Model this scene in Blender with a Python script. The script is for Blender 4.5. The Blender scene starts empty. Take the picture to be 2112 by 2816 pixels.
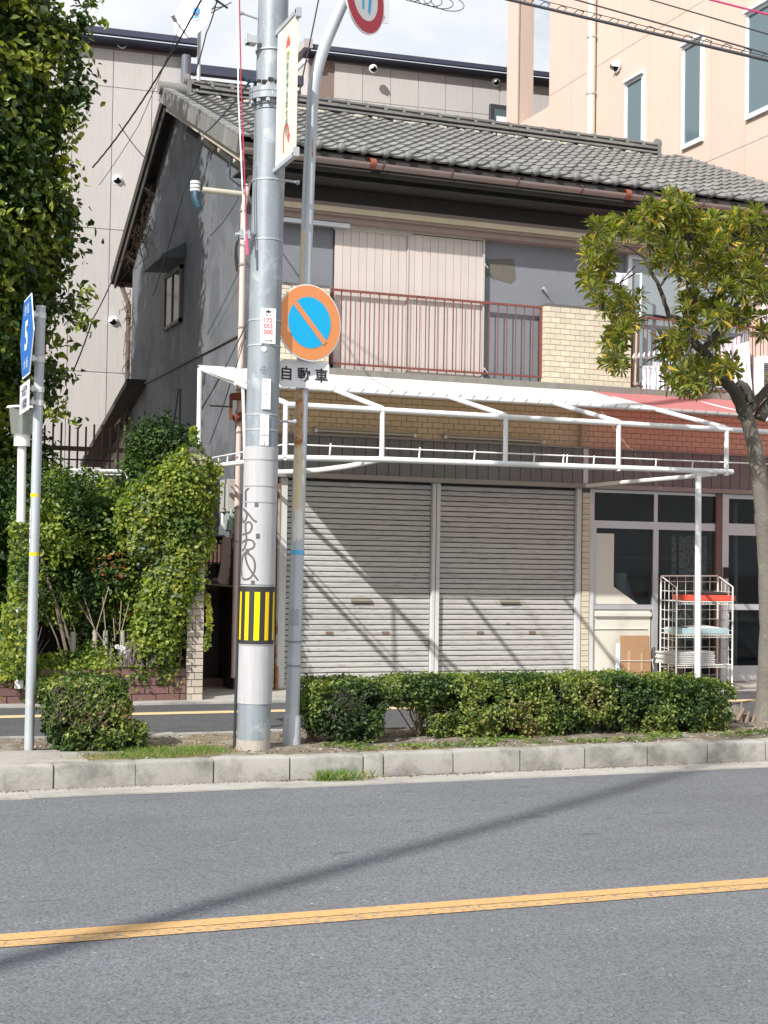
import bpy, math, random
import numpy as np
from mathutils import Vector, Matrix, noise
random.seed(7); rng = np.random.default_rng(7)
R = math.radians
S = bpy.context.scene
COL = S.collection

# ------------------------------------------------------------------ camera
YAW, PITCH, ROLL = R(21.245), R(1.986), R(0.916)
CAM = Vector((0, 0, 1.68))
FW = Vector((math.sin(YAW)*math.cos(PITCH), math.cos(YAW)*math.cos(PITCH), math.sin(PITCH)))
_r = Vector((math.cos(YAW), -math.sin(YAW), 0)); _u = _r.cross(FW)
RT = _r*math.cos(ROLL) + _u*math.sin(ROLL); UP = -_r*math.sin(ROLL) + _u*math.cos(ROLL)
cd = bpy.data.cameras.new('camera'); cam = bpy.data.objects.new('camera', cd); COL.objects.link(cam)
cd.sensor_fit = 'HORIZONTAL'; cd.sensor_width = 24.0; cd.lens = 24*4067.3/2112
cd.clip_start = 0.1; cd.clip_end = 2000
cam.matrix_world = Matrix(((RT.x, UP.x, -FW.x, CAM.x), (RT.y, UP.y, -FW.y, CAM.y), (RT.z, UP.z, -FW.z, CAM.z), (0, 0, 0, 1)))
S.camera = cam

# ------------------------------------------------------------------ sky and sun
SUN_AZ, SUN_EL = R(54.7), R(38.2)          # light travels towards azimuth 54.7 deg (clockwise from +Y)
w = bpy.data.worlds.new('World'); S.world = w; w.use_nodes = True
nt = w.node_tree; nt.nodes.clear()
def wn(t): return nt.nodes.new(t)
out = wn('ShaderNodeOutputWorld'); bg = wn('ShaderNodeBackground'); sky = wn('ShaderNodeTexSky')
sky.sky_type = 'NISHITA'; sky.sun_disc = False; sky.sun_elevation = SUN_EL; sky.sun_rotation = SUN_AZ + math.pi
sky.dust_density = 2.0
sky.air_density = 1.2
sc = wn('ShaderNodeVectorMath'); sc.operation = 'SCALE'; sc.inputs['Scale'].default_value = 0.11
tc = wn('ShaderNodeTexCoord'); n1 = wn('ShaderNodeTexNoise'); n1.inputs['Scale'].default_value = 2.6; n1.inputs['Detail'].default_value = 7; n1.inputs['Roughness'].default_value = 0.62
mp = wn('ShaderNodeMapping'); mp.inputs['Scale'].default_value = (1, 1, 2.2); mp.inputs['Location'].default_value = (3.1, 1.7, 0.4)
rp = wn('ShaderNodeValToRGB'); rp.color_ramp.elements[0].position = 0.30; rp.color_ramp.elements[1].position = 0.52
rp.color_ramp.elements[0].color = (0.30, 0.30, 0.30, 1); rp.color_ramp.elements[1].color = (1, 1, 1, 1)
mx = wn('ShaderNodeMixRGB'); n2 = wn('ShaderNodeTexNoise'); n2.inputs['Scale'].default_value = 5; n2.inputs['Detail'].default_value = 5
r2 = wn('ShaderNodeValToRGB'); r2.color_ramp.elements[0].position = 0.35; r2.color_ramp.elements[1].position = 0.62
r2.color_ramp.elements[0].color = (0.66, 0.70, 0.76, 1); r2.color_ramp.elements[1].color = (0.92, 0.92, 0.92, 1)
L = nt.links.new
L(sky.outputs[0], sc.inputs[0]); L(tc.outputs['Generated'], mp.inputs[0]); L(mp.outputs[0], n1.inputs['Vector']); L(mp.outputs[0], n2.inputs['Vector'])
L(n1.outputs[0], rp.inputs[0]); L(n2.outputs[0], r2.inputs[0]); L(rp.outputs[0], mx.inputs[0]); L(sc.outputs[0], mx.inputs[1]); L(r2.outputs[0], mx.inputs[2])
L(mx.outputs[0], bg.inputs[0]); bg.inputs[1].default_value = 0.82; L(bg.outputs[0], out.inputs[0])
sl = bpy.data.lights.new('sun', 'SUN'); sl.energy = 4.3; sl.angle = R(0.65); sl.color = (1.0, 0.965, 0.91)
so = bpy.data.objects.new('sun', sl); COL.objects.link(so)
SD = Vector((math.sin(SUN_AZ)*math.cos(SUN_EL), math.cos(SUN_AZ)*math.cos(SUN_EL), -math.sin(SUN_EL)))
so.rotation_euler = SD.to_track_quat('-Z', 'Y').to_euler(); so.location = (-8, -6, 14)
S.view_settings.view_transform = 'Standard'; S.view_settings.look = 'None'; S.view_settings.gamma = 1
S.view_settings.use_curve_mapping = False; S.view_settings.exposure = 0.60
S.render.engine = 'CYCLES'; S.cycles.max_bounces = 8; S.cycles.transparent_max_bounces = 12

# ------------------------------------------------------------------ helpers
KS = 2112/1659.0
def at(x, y, X=None, Y=None, Z=None):
    """the point of the place on a known plane (X, Y or Z fixed) seen at x, y of the 1659 px wide picture"""
    d = FW*4067.3 + RT*(x*KS-1056) - UP*(y*KS-1408)
    t = Y/d.y if Y is not None else X/d.x if X is not None else (Z-CAM.z)/d.z
    return CAM + d*t

class MB:
    def __init__(s): s.v = []; s.f = []; s.m = []
    def add(s, vs, fs, m=0):
        o = len(s.v); s.v += [tuple(p) for p in vs]; s.f += [tuple(i+o for i in f) for f in fs]; s.m += [m]*len(fs); return s
    def box(s, x0, x1, y0, y1, z0, z1, m=0):
        return s.add([(x0,y0,z0),(x1,y0,z0),(x1,y1,z0),(x0,y1,z0),(x0,y0,z1),(x1,y0,z1),(x1,y1,z1),(x0,y1,z1)],
                     [(0,3,2,1),(4,5,6,7),(0,1,5,4),(1,2,6,5),(2,3,7,6),(3,0,4,7)], m)
    def obox(s, c, ax, ay, az, m=0):      # centre and three half axes
        c, ax, ay, az = map(Vector, (c, ax, ay, az))
        P = [c+ax*i+ay*j+az*k for k in (-1,1) for i, j in ((-1,-1),(1,-1),(1,1),(-1,1))]
        return s.add(P, [(0,3,2,1),(4,5,6,7),(0,1,5,4),(1,2,6,5),(2,3,7,6),(3,0,4,7)], m)
    def bar(s, a, b, w, h, m=0, up=(0,0,1)):
        a, b = Vector(a), Vector(b); d = b-a; l = d.length; d.normalize(); u = Vector(up)
        if abs(d.dot(u)) > .99: u = Vector((0,1,0))
        sd = d.cross(u).normalized(); u = sd.cross(d)
        return s.obox((a+b)/2, d*l/2, sd*w/2, u*h/2, m)
    def tube(s, pts, r, n=8, cap=True, m=0):
        pts = [Vector(p) for p in pts]; k = len(pts); rs = r if isinstance(r, (list, tuple)) else [r]*k
        o = len(s.v); nrm = None
        for i, p in enumerate(pts):
            t = (pts[min(i+1,k-1)]-pts[max(i-1,0)])
            if t.length < 1e-9: t = Vector((0,0,1))
            t.normalize()
            if nrm is None:
                nrm = t.cross(Vector((0,0,1)) if abs(t.z) < .9 else Vector((0,1,0))).normalized()
            nrm = (nrm - t*nrm.dot(t)).normalized(); bn = t.cross(nrm)
            for j in range(n):
                a = 2*math.pi*j/n; q = p + (nrm*math.cos(a)+bn*math.sin(a))*rs[i]; s.v.append(tuple(q))
        for i in range(k-1):
            for j in range(n):
                a = o+i*n+j; b = o+i*n+(j+1) % n; s.f.append((a, b, b+n, a+n)); s.m.append(m)
        if cap:
            s.f.append(tuple(o+j for j in range(n-1,-1,-1))); s.m.append(m)
            s.f.append(tuple(o+(k-1)*n+j for j in range(n))); s.m.append(m)
        return s
    def prism(s, pts, vec, m=0):          # polygon extruded by vec
        n = len(pts); P = [Vector(p) for p in pts]; Q = [p+Vector(vec) for p in P]
        return s.add(P+Q, [tuple(range(n-1,-1,-1)), tuple(range(n,2*n))]+[(i,(i+1)%n,n+(i+1)%n,n+i) for i in range(n)], m)
    def mesh(s, name, mats, smooth=False):
        me = bpy.data.meshes.new(name); me.from_pydata(s.v, [], s.f)
        for a in mats: me.materials.append(a)
        if len(mats) > 1: me.polygons.foreach_set('material_index', s.m)
        if smooth:
            me.polygons.foreach_set('use_smooth', [True]*len(s.f)); 
            try: me.set_sharp_from_angle(angle=R(40))
            except Exception: pass
        me.update(); return me

def tag(o, label=None, cat=None, group=None, kind=None):
    if label: o['label'] = label
    if cat: o['category'] = cat
    if group: o['group'] = group
    if kind: o['kind'] = kind
    return o
def thing(name, label, cat, loc, group=None):
    o = bpy.data.objects.new(name, None); o.location = loc; COL.objects.link(o); o.empty_display_size = .2
    return tag(o, label, cat, group)
def link(name, me, parent=None, mw=None):
    o = bpy.data.objects.new(name, me); COL.objects.link(o)
    if mw is not None: o.matrix_basis = mw
    if parent is not None:
        o.parent = parent
        if parent.type == 'EMPTY': o.matrix_parent_inverse = Matrix.Translation(-Vector(parent.location))
    return o
def part(name, mb, mats, parent, smooth=False, bevel=0, label=None, kind=None):
    if not isinstance(mats, (list, tuple)): mats = [mats]
    o = link(name, mb.mesh(name, mats, smooth), parent)
    if bevel:
        b = o.modifiers.new('b', 'BEVEL'); b.width = bevel; b.segments = 2; b.limit_method = 'ANGLE'
    return tag(o, label, None, None, kind)
def solo(name, mb, mats, label, cat, group=None, smooth=False, kind=None, bevel=0):
    if not isinstance(mats, (list, tuple)): mats = [mats]
    V = np.array(mb.v); c = [(V[:,0].min()+V[:,0].max())/2, (V[:,1].min()+V[:,1].max())/2, V[:,2].min()]
    c = [float(round(q, 3)) for q in c]
    mb.v = [(a-c[0], b-c[1], d-c[2]) for a, b, d in mb.v]
    o = bpy.data.objects.new(name, mb.mesh(name, mats, smooth)); COL.objects.link(o); o.location = c
    if bevel:
        b = o.modifiers.new('b', 'BEVEL'); b.width = bevel; b.segments = 2; b.limit_method = 'ANGLE'
    return tag(o, label, cat, group, kind)
def struct(name, mb, mats, smooth=False, parent=None):
    o = part(name, mb, mats, parent, smooth)
    if parent is None: o['kind'] = 'structure'
    return o
def inst(name, me, parent, loc, rot=None, scale=None):
    m = Matrix.Translation(Vector(loc))
    if rot is not None: m = m @ (rot.to_4x4() if isinstance(rot, Matrix) else rot)
    if scale is not None: m = m @ Matrix.Diagonal((*scale, 1))
    return link(name, me, parent, m)

def text(body, height, origin, xdir, ydir, mat, parent, name='lettering', depth=.0015, bold=0.0, align='CENTER', stretch=1.0, vertical=False, gap=1.08):
    """flat lettering: origin is the middle of the text, xdir/ydir the reading directions"""
    xd, yd = Vector(xdir).normalized(), Vector(ydir).normalized(); zd = xd.cross(yd)
    c = bpy.data.curves.new('lettering', 'FONT'); c.body = '\n'.join(body) if vertical else body
    c.size = 1; c.extrude = 0; c.offset = bold; c.resolution_u = 3
    if vertical: c.align_x = 'CENTER'; c.space_line = gap
    t = bpy.data.objects.new('tmp_text', c); COL.objects.link(t)
    me = bpy.data.meshes.new_from_object(t); COL.objects.unlink(t); bpy.data.objects.remove(t); bpy.data.curves.remove(c)
    n = len(me.vertices)
    if n == 0: return None
    co = np.empty(n*3); me.vertices.foreach_get('co', co); co = co.reshape(-1, 3)
    lo, hi = co.min(0), co.max(0); co -= (lo+hi)/2; co /= (hi-lo)[1]; co *= height; co[:,0] *= stretch
    W = np.outer(co[:,0], xd)+np.outer(co[:,1], yd)+np.outer(np.full(n, depth), zd)+np.array(Vector(origin))
    me.vertices.foreach_set('co', W.ravel()); me.materials.clear(); me.materials.append(mat); me.update(); me.name = name
    return link(name, me, parent)

# ------------------------------------------------------------------ materials
def base(name):
    m = bpy.data.materials.new(name); m.use_nodes = True; t = m.node_tree; b = t.nodes['Principled BSDF']; return m, t, b
def node(t, k, **kw):
    n = t.nodes.new(k)
    for a, v in kw.items():
        if hasattr(n, a): setattr(n, a, v)
        else: n.inputs[a.replace('_', ' ')].default_value = v
    return n
def coords(t, scale=(1,1,1)):
    c = node(t, 'ShaderNodeNewGeometry'); m = node(t, 'ShaderNodeMapping'); m.inputs['Scale'].default_value = scale
    t.links.new(c.outputs['Position'], m.inputs[0]); return m.outputs[0]
def noisy(t, vec, scale, detail=4, rough=.6):
    n = node(t, 'ShaderNodeTexNoise'); n.inputs['Scale'].default_value = scale; n.inputs['Detail'].default_value = detail; n.inputs['Roughness'].default_value = rough
    t.links.new(vec, n.inputs['Vector']); return n.outputs['Fac']
def ramp(t, fac, stops):
    r = node(t, 'ShaderNodeValToRGB'); e = r.color_ramp.elements
    while len(e) < len(stops): e.new(.5)
    for q, (p, c) in zip(e, stops): q.position = p; q.color = (*c, 1) if len(c) == 3 else c
    t.links.new(fac, r.inputs[0]); return r.outputs[0]
def mixc(t, fac, a, b, mode='MIX'):
    m = node(t, 'ShaderNodeMixRGB'); m.blend_type = mode
    for i, q in ((0, fac), (1, a), (2, b)):
        if isinstance(q, (int, float)): m.inputs[i].default_value = q
        elif isinstance(q, tuple): m.inputs[i].default_value = (*q, 1)
        else: t.links.new(q, m.inputs[i])
    return m.outputs[0]
def bump(t, b, h, strength=.3, dist=.01):
    n = node(t, 'ShaderNodeBump'); n.inputs['Strength'].default_value = strength; n.inputs['Distance'].default_value = dist
    t.links.new(h, n.inputs['Height']); t.links.new(n.outputs[0], b.inputs['Normal'])
def dim(c, k): return tuple(min(1, q*k) for q in c)
MATS = {}
def M(name, col, rough=.7, var=.12, scale=6, bmp=.15, bscale=60, metal=0, streak=0, rnd=0, spec=.4, blotch=None, bs=3, bcover=.55):
    """plain surface: colour with mottling, optional vertical streaks, per-object variation and blotches of another colour"""
    if name in MATS: return MATS[name]
    m, t, b = base(name); v = coords(t)
    c = mixc(t, noisy(t, v, scale, 5), dim(col, 1-var), dim(col, 1+var))
    if streak:
        v2 = coords(t, (9, 9, .7)); c = mixc(t, ramp(t, noisy(t, v2, 2.5, 5, .7), [(.45,(0,0,0)),(.75,(streak,)*3)]), c, dim(col, .35))
    if blotch:
        c = mixc(t, ramp(t, noisy(t, v, bs, 6, .68), [(bcover,(0,0,0)),(bcover+.08,(1,1,1))]), c, blotch)
    if rnd:
        oi = node(t, 'ShaderNodeObjectInfo'); c = mixc(t, 1.0, c, ramp(t, oi.outputs['Random'], [(0,(1-rnd,)*3),(1,(1+0*rnd,)*3)]), 'MULTIPLY')
    t.links.new(c, b.inputs['Base Color'])
    b.inputs['Roughness'].default_value = rough; b.inputs['Metallic'].default_value = metal; b.inputs['Specular IOR Level'].default_value = spec
    if bmp: bump(t, b, noisy(t, v, bscale, 3), bmp, .01)
    MATS[name] = m; return m
def leafm(name, col, trans=.35, rough=.45, var=.35, rnd=0):
    if name in MATS: return MATS[name]
    m, t, b = base(name); v = coords(t); c = mixc(t, noisy(t, v, 9, 3), dim(col, 1-var), dim(col, 1+var))
    if rnd:
        oi = node(t, 'ShaderNodeObjectInfo'); c = mixc(t, 1.0, c, ramp(t, oi.outputs['Random'], [(0,(1-rnd,)*3),(1,(1,1,1))]), 'MULTIPLY')
    t.links.new(c, b.inputs['Base Color']); b.inputs['Roughness'].default_value = rough; b.inputs['Specular IOR Level'].default_value = .35
    tr = node(t, 'ShaderNodeBsdfTranslucent'); t.links.new(mixc(t, 1.0, c, (1.6,1.9,.7), 'MULTIPLY'), tr.inputs[0])
    mx = node(t, 'ShaderNodeMixShader'); mx.inputs[0].default_value = trans
    t.links.new(b.outputs[0], mx.inputs[1]); t.links.new(tr.outputs[0], mx.inputs[2]); t.links.new(mx.outputs[0], t.nodes['Material Output'].inputs[0])
    MATS[name] = m; return m

def asphalt(name, col, patch=.2, sc=1.0):
    m, t, b = base(name); v = coords(t)
    c = mixc(t, noisy(t, v, .7, 6, .6), dim(col, 1-patch*1.0), dim(col, 1+patch*1.0))
    g = node(t, 'ShaderNodeTexVoronoi'); g.inputs['Scale'].default_value = 95*sc; t.links.new(v, g.inputs['Vector'])
    c = mixc(t, 1.0, c, ramp(t, g.outputs['Color'], [(.15,(.62,.62,.62)),(.5,(1,1,1)),(.93,(1.25,1.25,1.25)),(.97,(2.3,2.25,2.1))]), 'MULTIPLY')
    g2 = node(t, 'ShaderNodeTexVoronoi'); g2.inputs['Scale'].default_value = 26; t.links.new(v, g2.inputs['Vector'])
    spk = ramp(t, g2.outputs['Distance'], [(.05,(1,1,1)),(.09,(0,0,0))]); pick = ramp(t, g2.outputs['Color'], [(.68,(0,0,0)),(.7,(.8,.8,.8))])
    c = mixc(t, mixc(t, 1.0, spk, pick, 'MULTIPLY'), c, (.42,.41,.38))
    c = mixc(t, ramp(t, noisy(t, coords(t, (.35, 1.6, 1)), 1.1, 5, .6), [(.42,(0,0,0)),(.60,(.22,.22,.22))]), c, dim(col, .62))
    c = mixc(t, ramp(t, noisy(t, v, 9, 4, .75), [(.60,(0,0,0)),(.70,(.25,.25,.25))]), c, dim(col, 1.5))
    st = coords(t, (1, 2.6, 1)); c = mixc(t, ramp(t, noisy(t, st, 2.3, 4, .5), [(.66,(0,0,0)),(.70,(.5,.5,.5))]), c, dim(col, .45))
    t.links.new(c, b.inputs['Base Color']); b.inputs['Roughness'].default_value = .88; b.inputs['Specular IOR Level'].default_value = .3
    bump(t, b, g.outputs['Distance'], .35, .006); return m
m_road = asphalt('road_asphalt', (.142, .149, .164)); m_lane = asphalt('lane_asphalt', (.085, .087, .092), .25, .8)
m_ground = M('distant_ground', (.17,.16,.14), .95)
def paint(name, col, under, worn=.5):
    m, t, b = base(name); v = coords(t, (1,1,1))
    a = ramp(t, noisy(t, coords(t, (1,3,1)), 22, 6, .75), [(worn,(1,1,1)),(worn+.05,(0,0,0))])
    gr = node(t, 'ShaderNodeTexVoronoi'); gr.inputs['Scale'].default_value = 95; t.links.new(v, gr.inputs['Vector'])
    c = mixc(t, a, under, mixc(t, noisy(t, v, 5), dim(col,.85), dim(col,1.1))); t.links.new(c, b.inputs['Base Color']); b.inputs['Roughness'].default_value = .75
    bump(t, b, gr.outputs['Distance'], .25, .005); return m
m_yellow = paint('yellow_road_paint', (.55, .33, .13), (.14,.145,.155), .56)
m_yellow2 = paint('worn_yellow_road_paint', (.54, .33, .13), (.14,.145,.155), .515)
m_lane_y = paint('lane_yellow_paint', (.58,.46,.26), (.09,.09,.09), .62)
m_white_line = paint('white_paint', (.55,.54,.50), (.3,.3,.28), .62)
def concrete(name, col, stain=.5, edge=0):
    m, t, b = base(name); v = coords(t)
    c = mixc(t, noisy(t, v, 5, 6, .6), dim(col,.8), dim(col,1.12))
    c = mixc(t, ramp(t, noisy(t, v, 2.1, 7, .7), [(.47,(0,0,0)),(.62,(stain,)*3)]), c, dim(col,.42))
    c = mixc(t, ramp(t, noisy(t, v, 70, 3), [(.3,(.5,.5,.5)),(.42,(0,0,0))]), c, dim(col,.6))
    oi = node(t, 'ShaderNodeObjectInfo'); c = mixc(t, 1.0, c, ramp(t, oi.outputs['Random'], [(0,(.82,.82,.80)),(1,(1,1,1))]), 'MULTIPLY')
    t.links.new(c, b.inputs['Base Color']); b.inputs['Roughness'].default_value = .9; bump(t, b, noisy(t, v, 90, 3), .35, .006); return m
m_kerb = concrete('kerb_concrete', (.36,.35,.325), .85); m_gutterc = concrete('gutter_concrete', (.40,.385,.36), .45)
m_apron = concrete('apron_concrete', (.40,.38,.35), .3)
m_soil = M('median_soil', (.16,.13,.10), .95, .4, 14, .9, 40, blotch=(.25,.23,.19), bs=5, bcover=.5)
m_stucco = M('grey_stucco', (.150,.158,.175), .92, .25, 2, .7, 130, streak=.7, blotch=(.10,.107,.12), bs=.8, bcover=.50)
m_stuccof = M('front_stucco', (.20,.21,.235), .92, .10, 3, .9, 120)
m_mortar = M('mortar_dark', (.12,.105,.10), .9)
m_brick = M('cream_brick', (.60,.54,.42), .45, .08, 14, .1, 90, rnd=.16)
m_pbrick = M('pillar_brick', (.50,.43,.36), .55, .1, 14, .15, 80, rnd=.18)
m_redbrick = M('planter_brick', (.19,.105,.095), .6, .2, 12, .3, 70, rnd=.3)
m_plank = M('grey_fascia', (.175,.185,.195), .55, .08, 5, .05, 60, rnd=.12, streak=.25)
m_darktrim = M('fascia_trim', (.28,.265,.25), .5)
m_alu = M('aluminium', (.50,.51,.53), .42, .06, 6, .05, metal=.45)
m_jamb = M('jamb_white', (.56,.57,.57), .45, .08, 8, .05, streak=.3)
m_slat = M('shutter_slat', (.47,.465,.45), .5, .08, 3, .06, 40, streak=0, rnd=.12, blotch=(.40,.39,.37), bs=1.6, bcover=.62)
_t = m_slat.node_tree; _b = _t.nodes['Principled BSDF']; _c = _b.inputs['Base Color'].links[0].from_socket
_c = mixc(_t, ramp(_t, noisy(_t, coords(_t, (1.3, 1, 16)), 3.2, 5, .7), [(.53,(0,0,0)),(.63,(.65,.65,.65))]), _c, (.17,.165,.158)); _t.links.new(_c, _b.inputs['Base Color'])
m_dark = M('dark_gap', (.03,.03,.032), .8)
m_panel = M('pink_beige_panel', (.55,.485,.455), .5, .05, 4, .04, rnd=.07)
m_rail = M('red_brown_rail', (.19,.06,.05), .6, .25, 12, .2, blotch=(.10,.05,.035), bs=14, bcover=.56)
m_canvas = None
m_pipe = M('white_pipe_paint', (.80,.81,.82), .4, .04, 8, .05, blotch=(.34,.17,.08), bs=11, bcover=.665)
m_pvc = M('pinkish_downpipe', (.56,.44,.405), .45, .06)
m_gut = M('brown_gutter', (.25,.19,.18), .42, .12, 5, .05)
m_tile = M('grey_roof_tile', (.215,.215,.208), .55, .16, 22, .25, 70, rnd=.32)
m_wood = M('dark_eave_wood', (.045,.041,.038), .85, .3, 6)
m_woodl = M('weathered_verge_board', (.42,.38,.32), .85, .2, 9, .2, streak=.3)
m_beamy = M('cream_beam_edge', (.48,.42,.29), .7, .15, 7)
m_beamb = M('brown_beam', (.25,.19,.165), .7, .15, 7)
m_steel = M('galvanised_steel', (.43,.46,.49), .5, .16, 4, .08, 30, metal=.35, blotch=(.52,.54,.56), bs=3.5, bcover=.56)
m_polec = M('utility_pole_steel', (.27,.305,.335), .5, .14, 3, .1, 30, metal=.25, streak=.35, blotch=(.38,.41,.43), bs=2.6, bcover=.57)
_t = m_polec.node_tree; _b = _t.nodes['Principled BSDF']; _c = _b.inputs['Base Color'].links[0].from_socket
_c = mixc(_t, ramp(_t, noisy(_t, coords(_t, (1, 1, .35)), 38, 4, .7), [(.66,(0,0,0)),(.70,(.7,.7,.7))]), _c, (.62,.63,.63)); _t.links.new(_c, _b.inputs['Base Color'])
m_wrap = M('white_sheet', (.42,.42,.435), .5, .06, 3, 0, streak=.3)
m_wrapb = M('black_sheet', (.03,.029,.027), .5)
m_yband = M('reflective_yellow', (.80,.55,.0), .35, .03)
m_yband2 = M('lime_yellow', (.74,.80,.0), .35, .03)
m_rust = M('rust_stain', (.36,.17,.07), .85, .4, 20, .3)
m_white = M('white_enamel', (.78,.78,.79), .4, .03, bmp=0)
m_cream = M('cream_board', (.62,.61,.54), .6, .04)
m_black = M('black_print', (.02,.02,.025), .5)
m_orange = M('faded_orange', (.78,.29,.10), .4, .04, 5)
m_blue = M('sign_blue', (.0,.43,.80), .35, .03, 5)
m_hexblue = M('route_sign_blue', (.01,.14,.50), .35, .04)
m_red = M('sign_red', (.50,.02,.05), .35, .03)
m_redt = M('red_print', (.75,.08,.08), .5)
m_bluet = M('blue_print', (.03,.25,.70), .5)
m_teal = M('teal_print', (.03,.16,.17), .5)
m_bark = M('bark', (.145,.13,.112), .95, .25, 9, 1.0, 34, blotch=(.185,.18,.14), bs=3, bcover=.54)
m_barkd = M('dark_bark', (.075,.065,.055), .95, .3, 9, .8, 26)
m_twig = M('twig', (.17,.135,.10), .9, .3)
m_beige = M('beige_siding', (.47,.45,.44), .8, .04, 2, .15, 90, rnd=.06, streak=.16)
m_bluetrim = M('dark_blue_roof_edge', (.045,.05,.085), .5)
m_pinkw = M('salmon_siding', (.59,.455,.385), .8, .03, 1.5, .15, 90, rnd=.05, streak=.10)
m_joint = M('siding_joint', (.20,.15,.13), .8)
m_wframe = M('white_window_frame', (.68,.70,.72), .4)
m_cable = M('black_cable', (.03,.03,.035), .6)
m_bluec = M('blue_green_cable', (.02,.06,.09), .5)
m_card = M('cardboard', (.42,.25,.14), .8, .08, 8, .1, rnd=.1)
m_cloth = M('white_cloth', (.78,.78,.84), .8, .04)
m_lilac = M('lilac_cloth', (.66,.58,.66), .8, .05)
m_porc = M('porcelain', (.75,.76,.8), .2)
m_brownd = M('dark_brown_sheet', (.05,.035,.03), .7, .3, 6, .2, streak=.4)
m_redsheet = M('red_brown_sheet', (.16,.085,.07), .7, .2, 6, .2)
m_redbox = M('red_tray', (.70,.09,.06), .5); m_tealbox = M('pale_teal_box', (.36,.50,.52), .6)
m_paper = M('newspaper', (.58,.57,.54), .8, .25, 30, .1)
def glassm(name, tint, rough=.03, dark=.0, alpha=.55):
    m, t, b = base(name); b.inputs['Base Color'].default_value = (*tint, 1); b.inputs['Roughness'].default_value = rough
    b.inputs['Specular IOR Level'].default_value = .6
    tr = node(t, 'ShaderNodeBsdfTransparent'); tr.inputs[0].default_value = (.85,.9,.9,1)
    mx = node(t, 'ShaderNodeMixShader'); mx.inputs[0].default_value = alpha
    t.links.new(tr.outputs[0], mx.inputs[1]); t.links.new(b.outputs[0], mx.inputs[2]); t.links.new(mx.outputs[0], t.nodes['Material Output'].inputs[0]); MATS[name] = m; return m
m_glass = glassm('shop_glass', (.012,.016,.02), .03, alpha=.32)
m_frost = glassm('frosted_glass', (.26,.31,.33), .18, alpha=.93)
m_wglass = glassm('blueish_window_glass', (.10,.15,.17), .06, alpha=.95)
m_clear = glassm('clear_lamp_panel', (.30,.31,.28), .1, alpha=.45)
def canvasm(name, col, tcol, tr_=.3):
    m, t, b = base(name); v = coords(t); c = mixc(t, noisy(t, v, 3, 5), dim(col,.92), dim(col,1.05)); t.links.new(c, b.inputs['Base Color']); b.inputs['Roughness'].default_value = .7
    tr = node(t, 'ShaderNodeBsdfTranslucent'); tr.inputs[0].default_value = (*tcol, 1)
    mx = node(t, 'ShaderNodeMixShader'); mx.inputs[0].default_value = tr_
    t.links.new(b.outputs[0], mx.inputs[1]); t.links.new(tr.outputs[0], mx.inputs[2]); t.links.new(mx.outputs[0], t.nodes['Material Output'].inputs[0]); return m
m_canvas = canvasm('white_canvas', (.74,.73,.71), (.70,.36,.05), .20); m_redcanvas = canvasm('red_canvas', (.56,.22,.22), (.90,.02,.01), .30)

# ================================================================== ground, road, kerb
g = MB(); g.add([(-300,-300,-.03),(300,-300,-.03),(300,300,-.03),(-300,300,-.03)], [(0,1,2,3)]); struct('ground', g, m_ground)
KY = 10.87
g = MB(); g.add([(-60,-2.2,0),(90,-2.2,0),(90,KY-.02,0),(-60,KY-.02,0)], [(0,1,2,3)]); struct('road', g, m_road)
g = MB(); g.box(-60,90,-6,-2.2,-.02,.15); struct('near_pavement', g, m_apron)
def strip(name, y0, y1, z, mat, x0=-60, x1=90):
    g = MB(); g.add([(x0,y0,z),(x1,y0,z),(x1,y1,z),(x0,y1,z)], [(0,1,2,3)]); return struct(name, g, mat)
strip('yellow_centre_line', 6.685, 6.80, .004, m_yellow); strip('worn_yellow_centre_line', 6.57, 6.676, .004, m_yellow2)
gut = struct('gutter_strip', MB().box(-60,90,KY-.33,KY-.001,-.05,.004), m_gutterc)
for i in range(-1, 22):            # cast gutter slabs lying a little uneven along the kerb
    x = -2.1+i*1.8; me = MB().box(x+.006,x+1.794,KY-.325+.01*math.sin(i*2.1),KY-.003,.003,.010+.002*(i%3)).mesh('slab', [m_gutterc]); link('slab', me, gut)
kerb = struct('kerb', MB().box(-60,90,KY+.03,KY+.15,-.05,.165), m_kerb)
def kerbstone(L):
    b = MB(); n = 7; prof = [(0,-.04),(0,.06),(.004,.165),(.010,.180),(.024,.187),(.145,.188),(.165,.182),(.165,-.04)]
    vs = [];
    for i in range(n):
        x = .006+(L-.012)*i/(n-1); ch = .006 if i in (0, n-1) else 0
        for k, (y, z) in enumerate(prof):
            j = .0035*noise.noise(Vector((x*4+L*9, y*20, z*20))); vs.append((x, y+ch*(k < 4)+j, z-ch*(z > .1)+j))
    m = len(prof); fs = [(i*m+k, (i+1)*m+k, (i+1)*m+k+1, i*m+k+1) for i in range(n-1) for k in range(m-1)]
    fs = [tuple(reversed(f)) for f in fs]+[tuple(range(m)), tuple(reversed(range((n-1)*m, n*m)))]
    return b.add(vs, fs).mesh('kerbstone', [m_kerb], True)
k6, k2 = kerbstone(.598), kerbstone(.168)
xs = [1.70-.6*k for k in range(1, 8)]+[1.70, 2.29, 2.89, 3.49]+[4.26+.597*k for k in range(0, 16)]
for i, x in enumerate(sorted(xs)): inst('kerbstone', k6, kerb, (x, KY+.003*math.sin(i*1.7), .003*math.sin(i*2.3)))
inst('kerbstone', k2, kerb, (4.09, KY, 0))
gg = MB(); rg = random.Random(12)
for i in range(2600):
    x = rg.uniform(-.5,10.5); y = KY-.004-abs(rg.gauss(0,.035)); s_ = rg.uniform(.002,.008)
    gg.obox((x,y,.013), (s_,0,rg.uniform(-.3,.3)*s_), (0,s_*.8,0), (0,0,.002), int(rg.random()*3))
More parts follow.
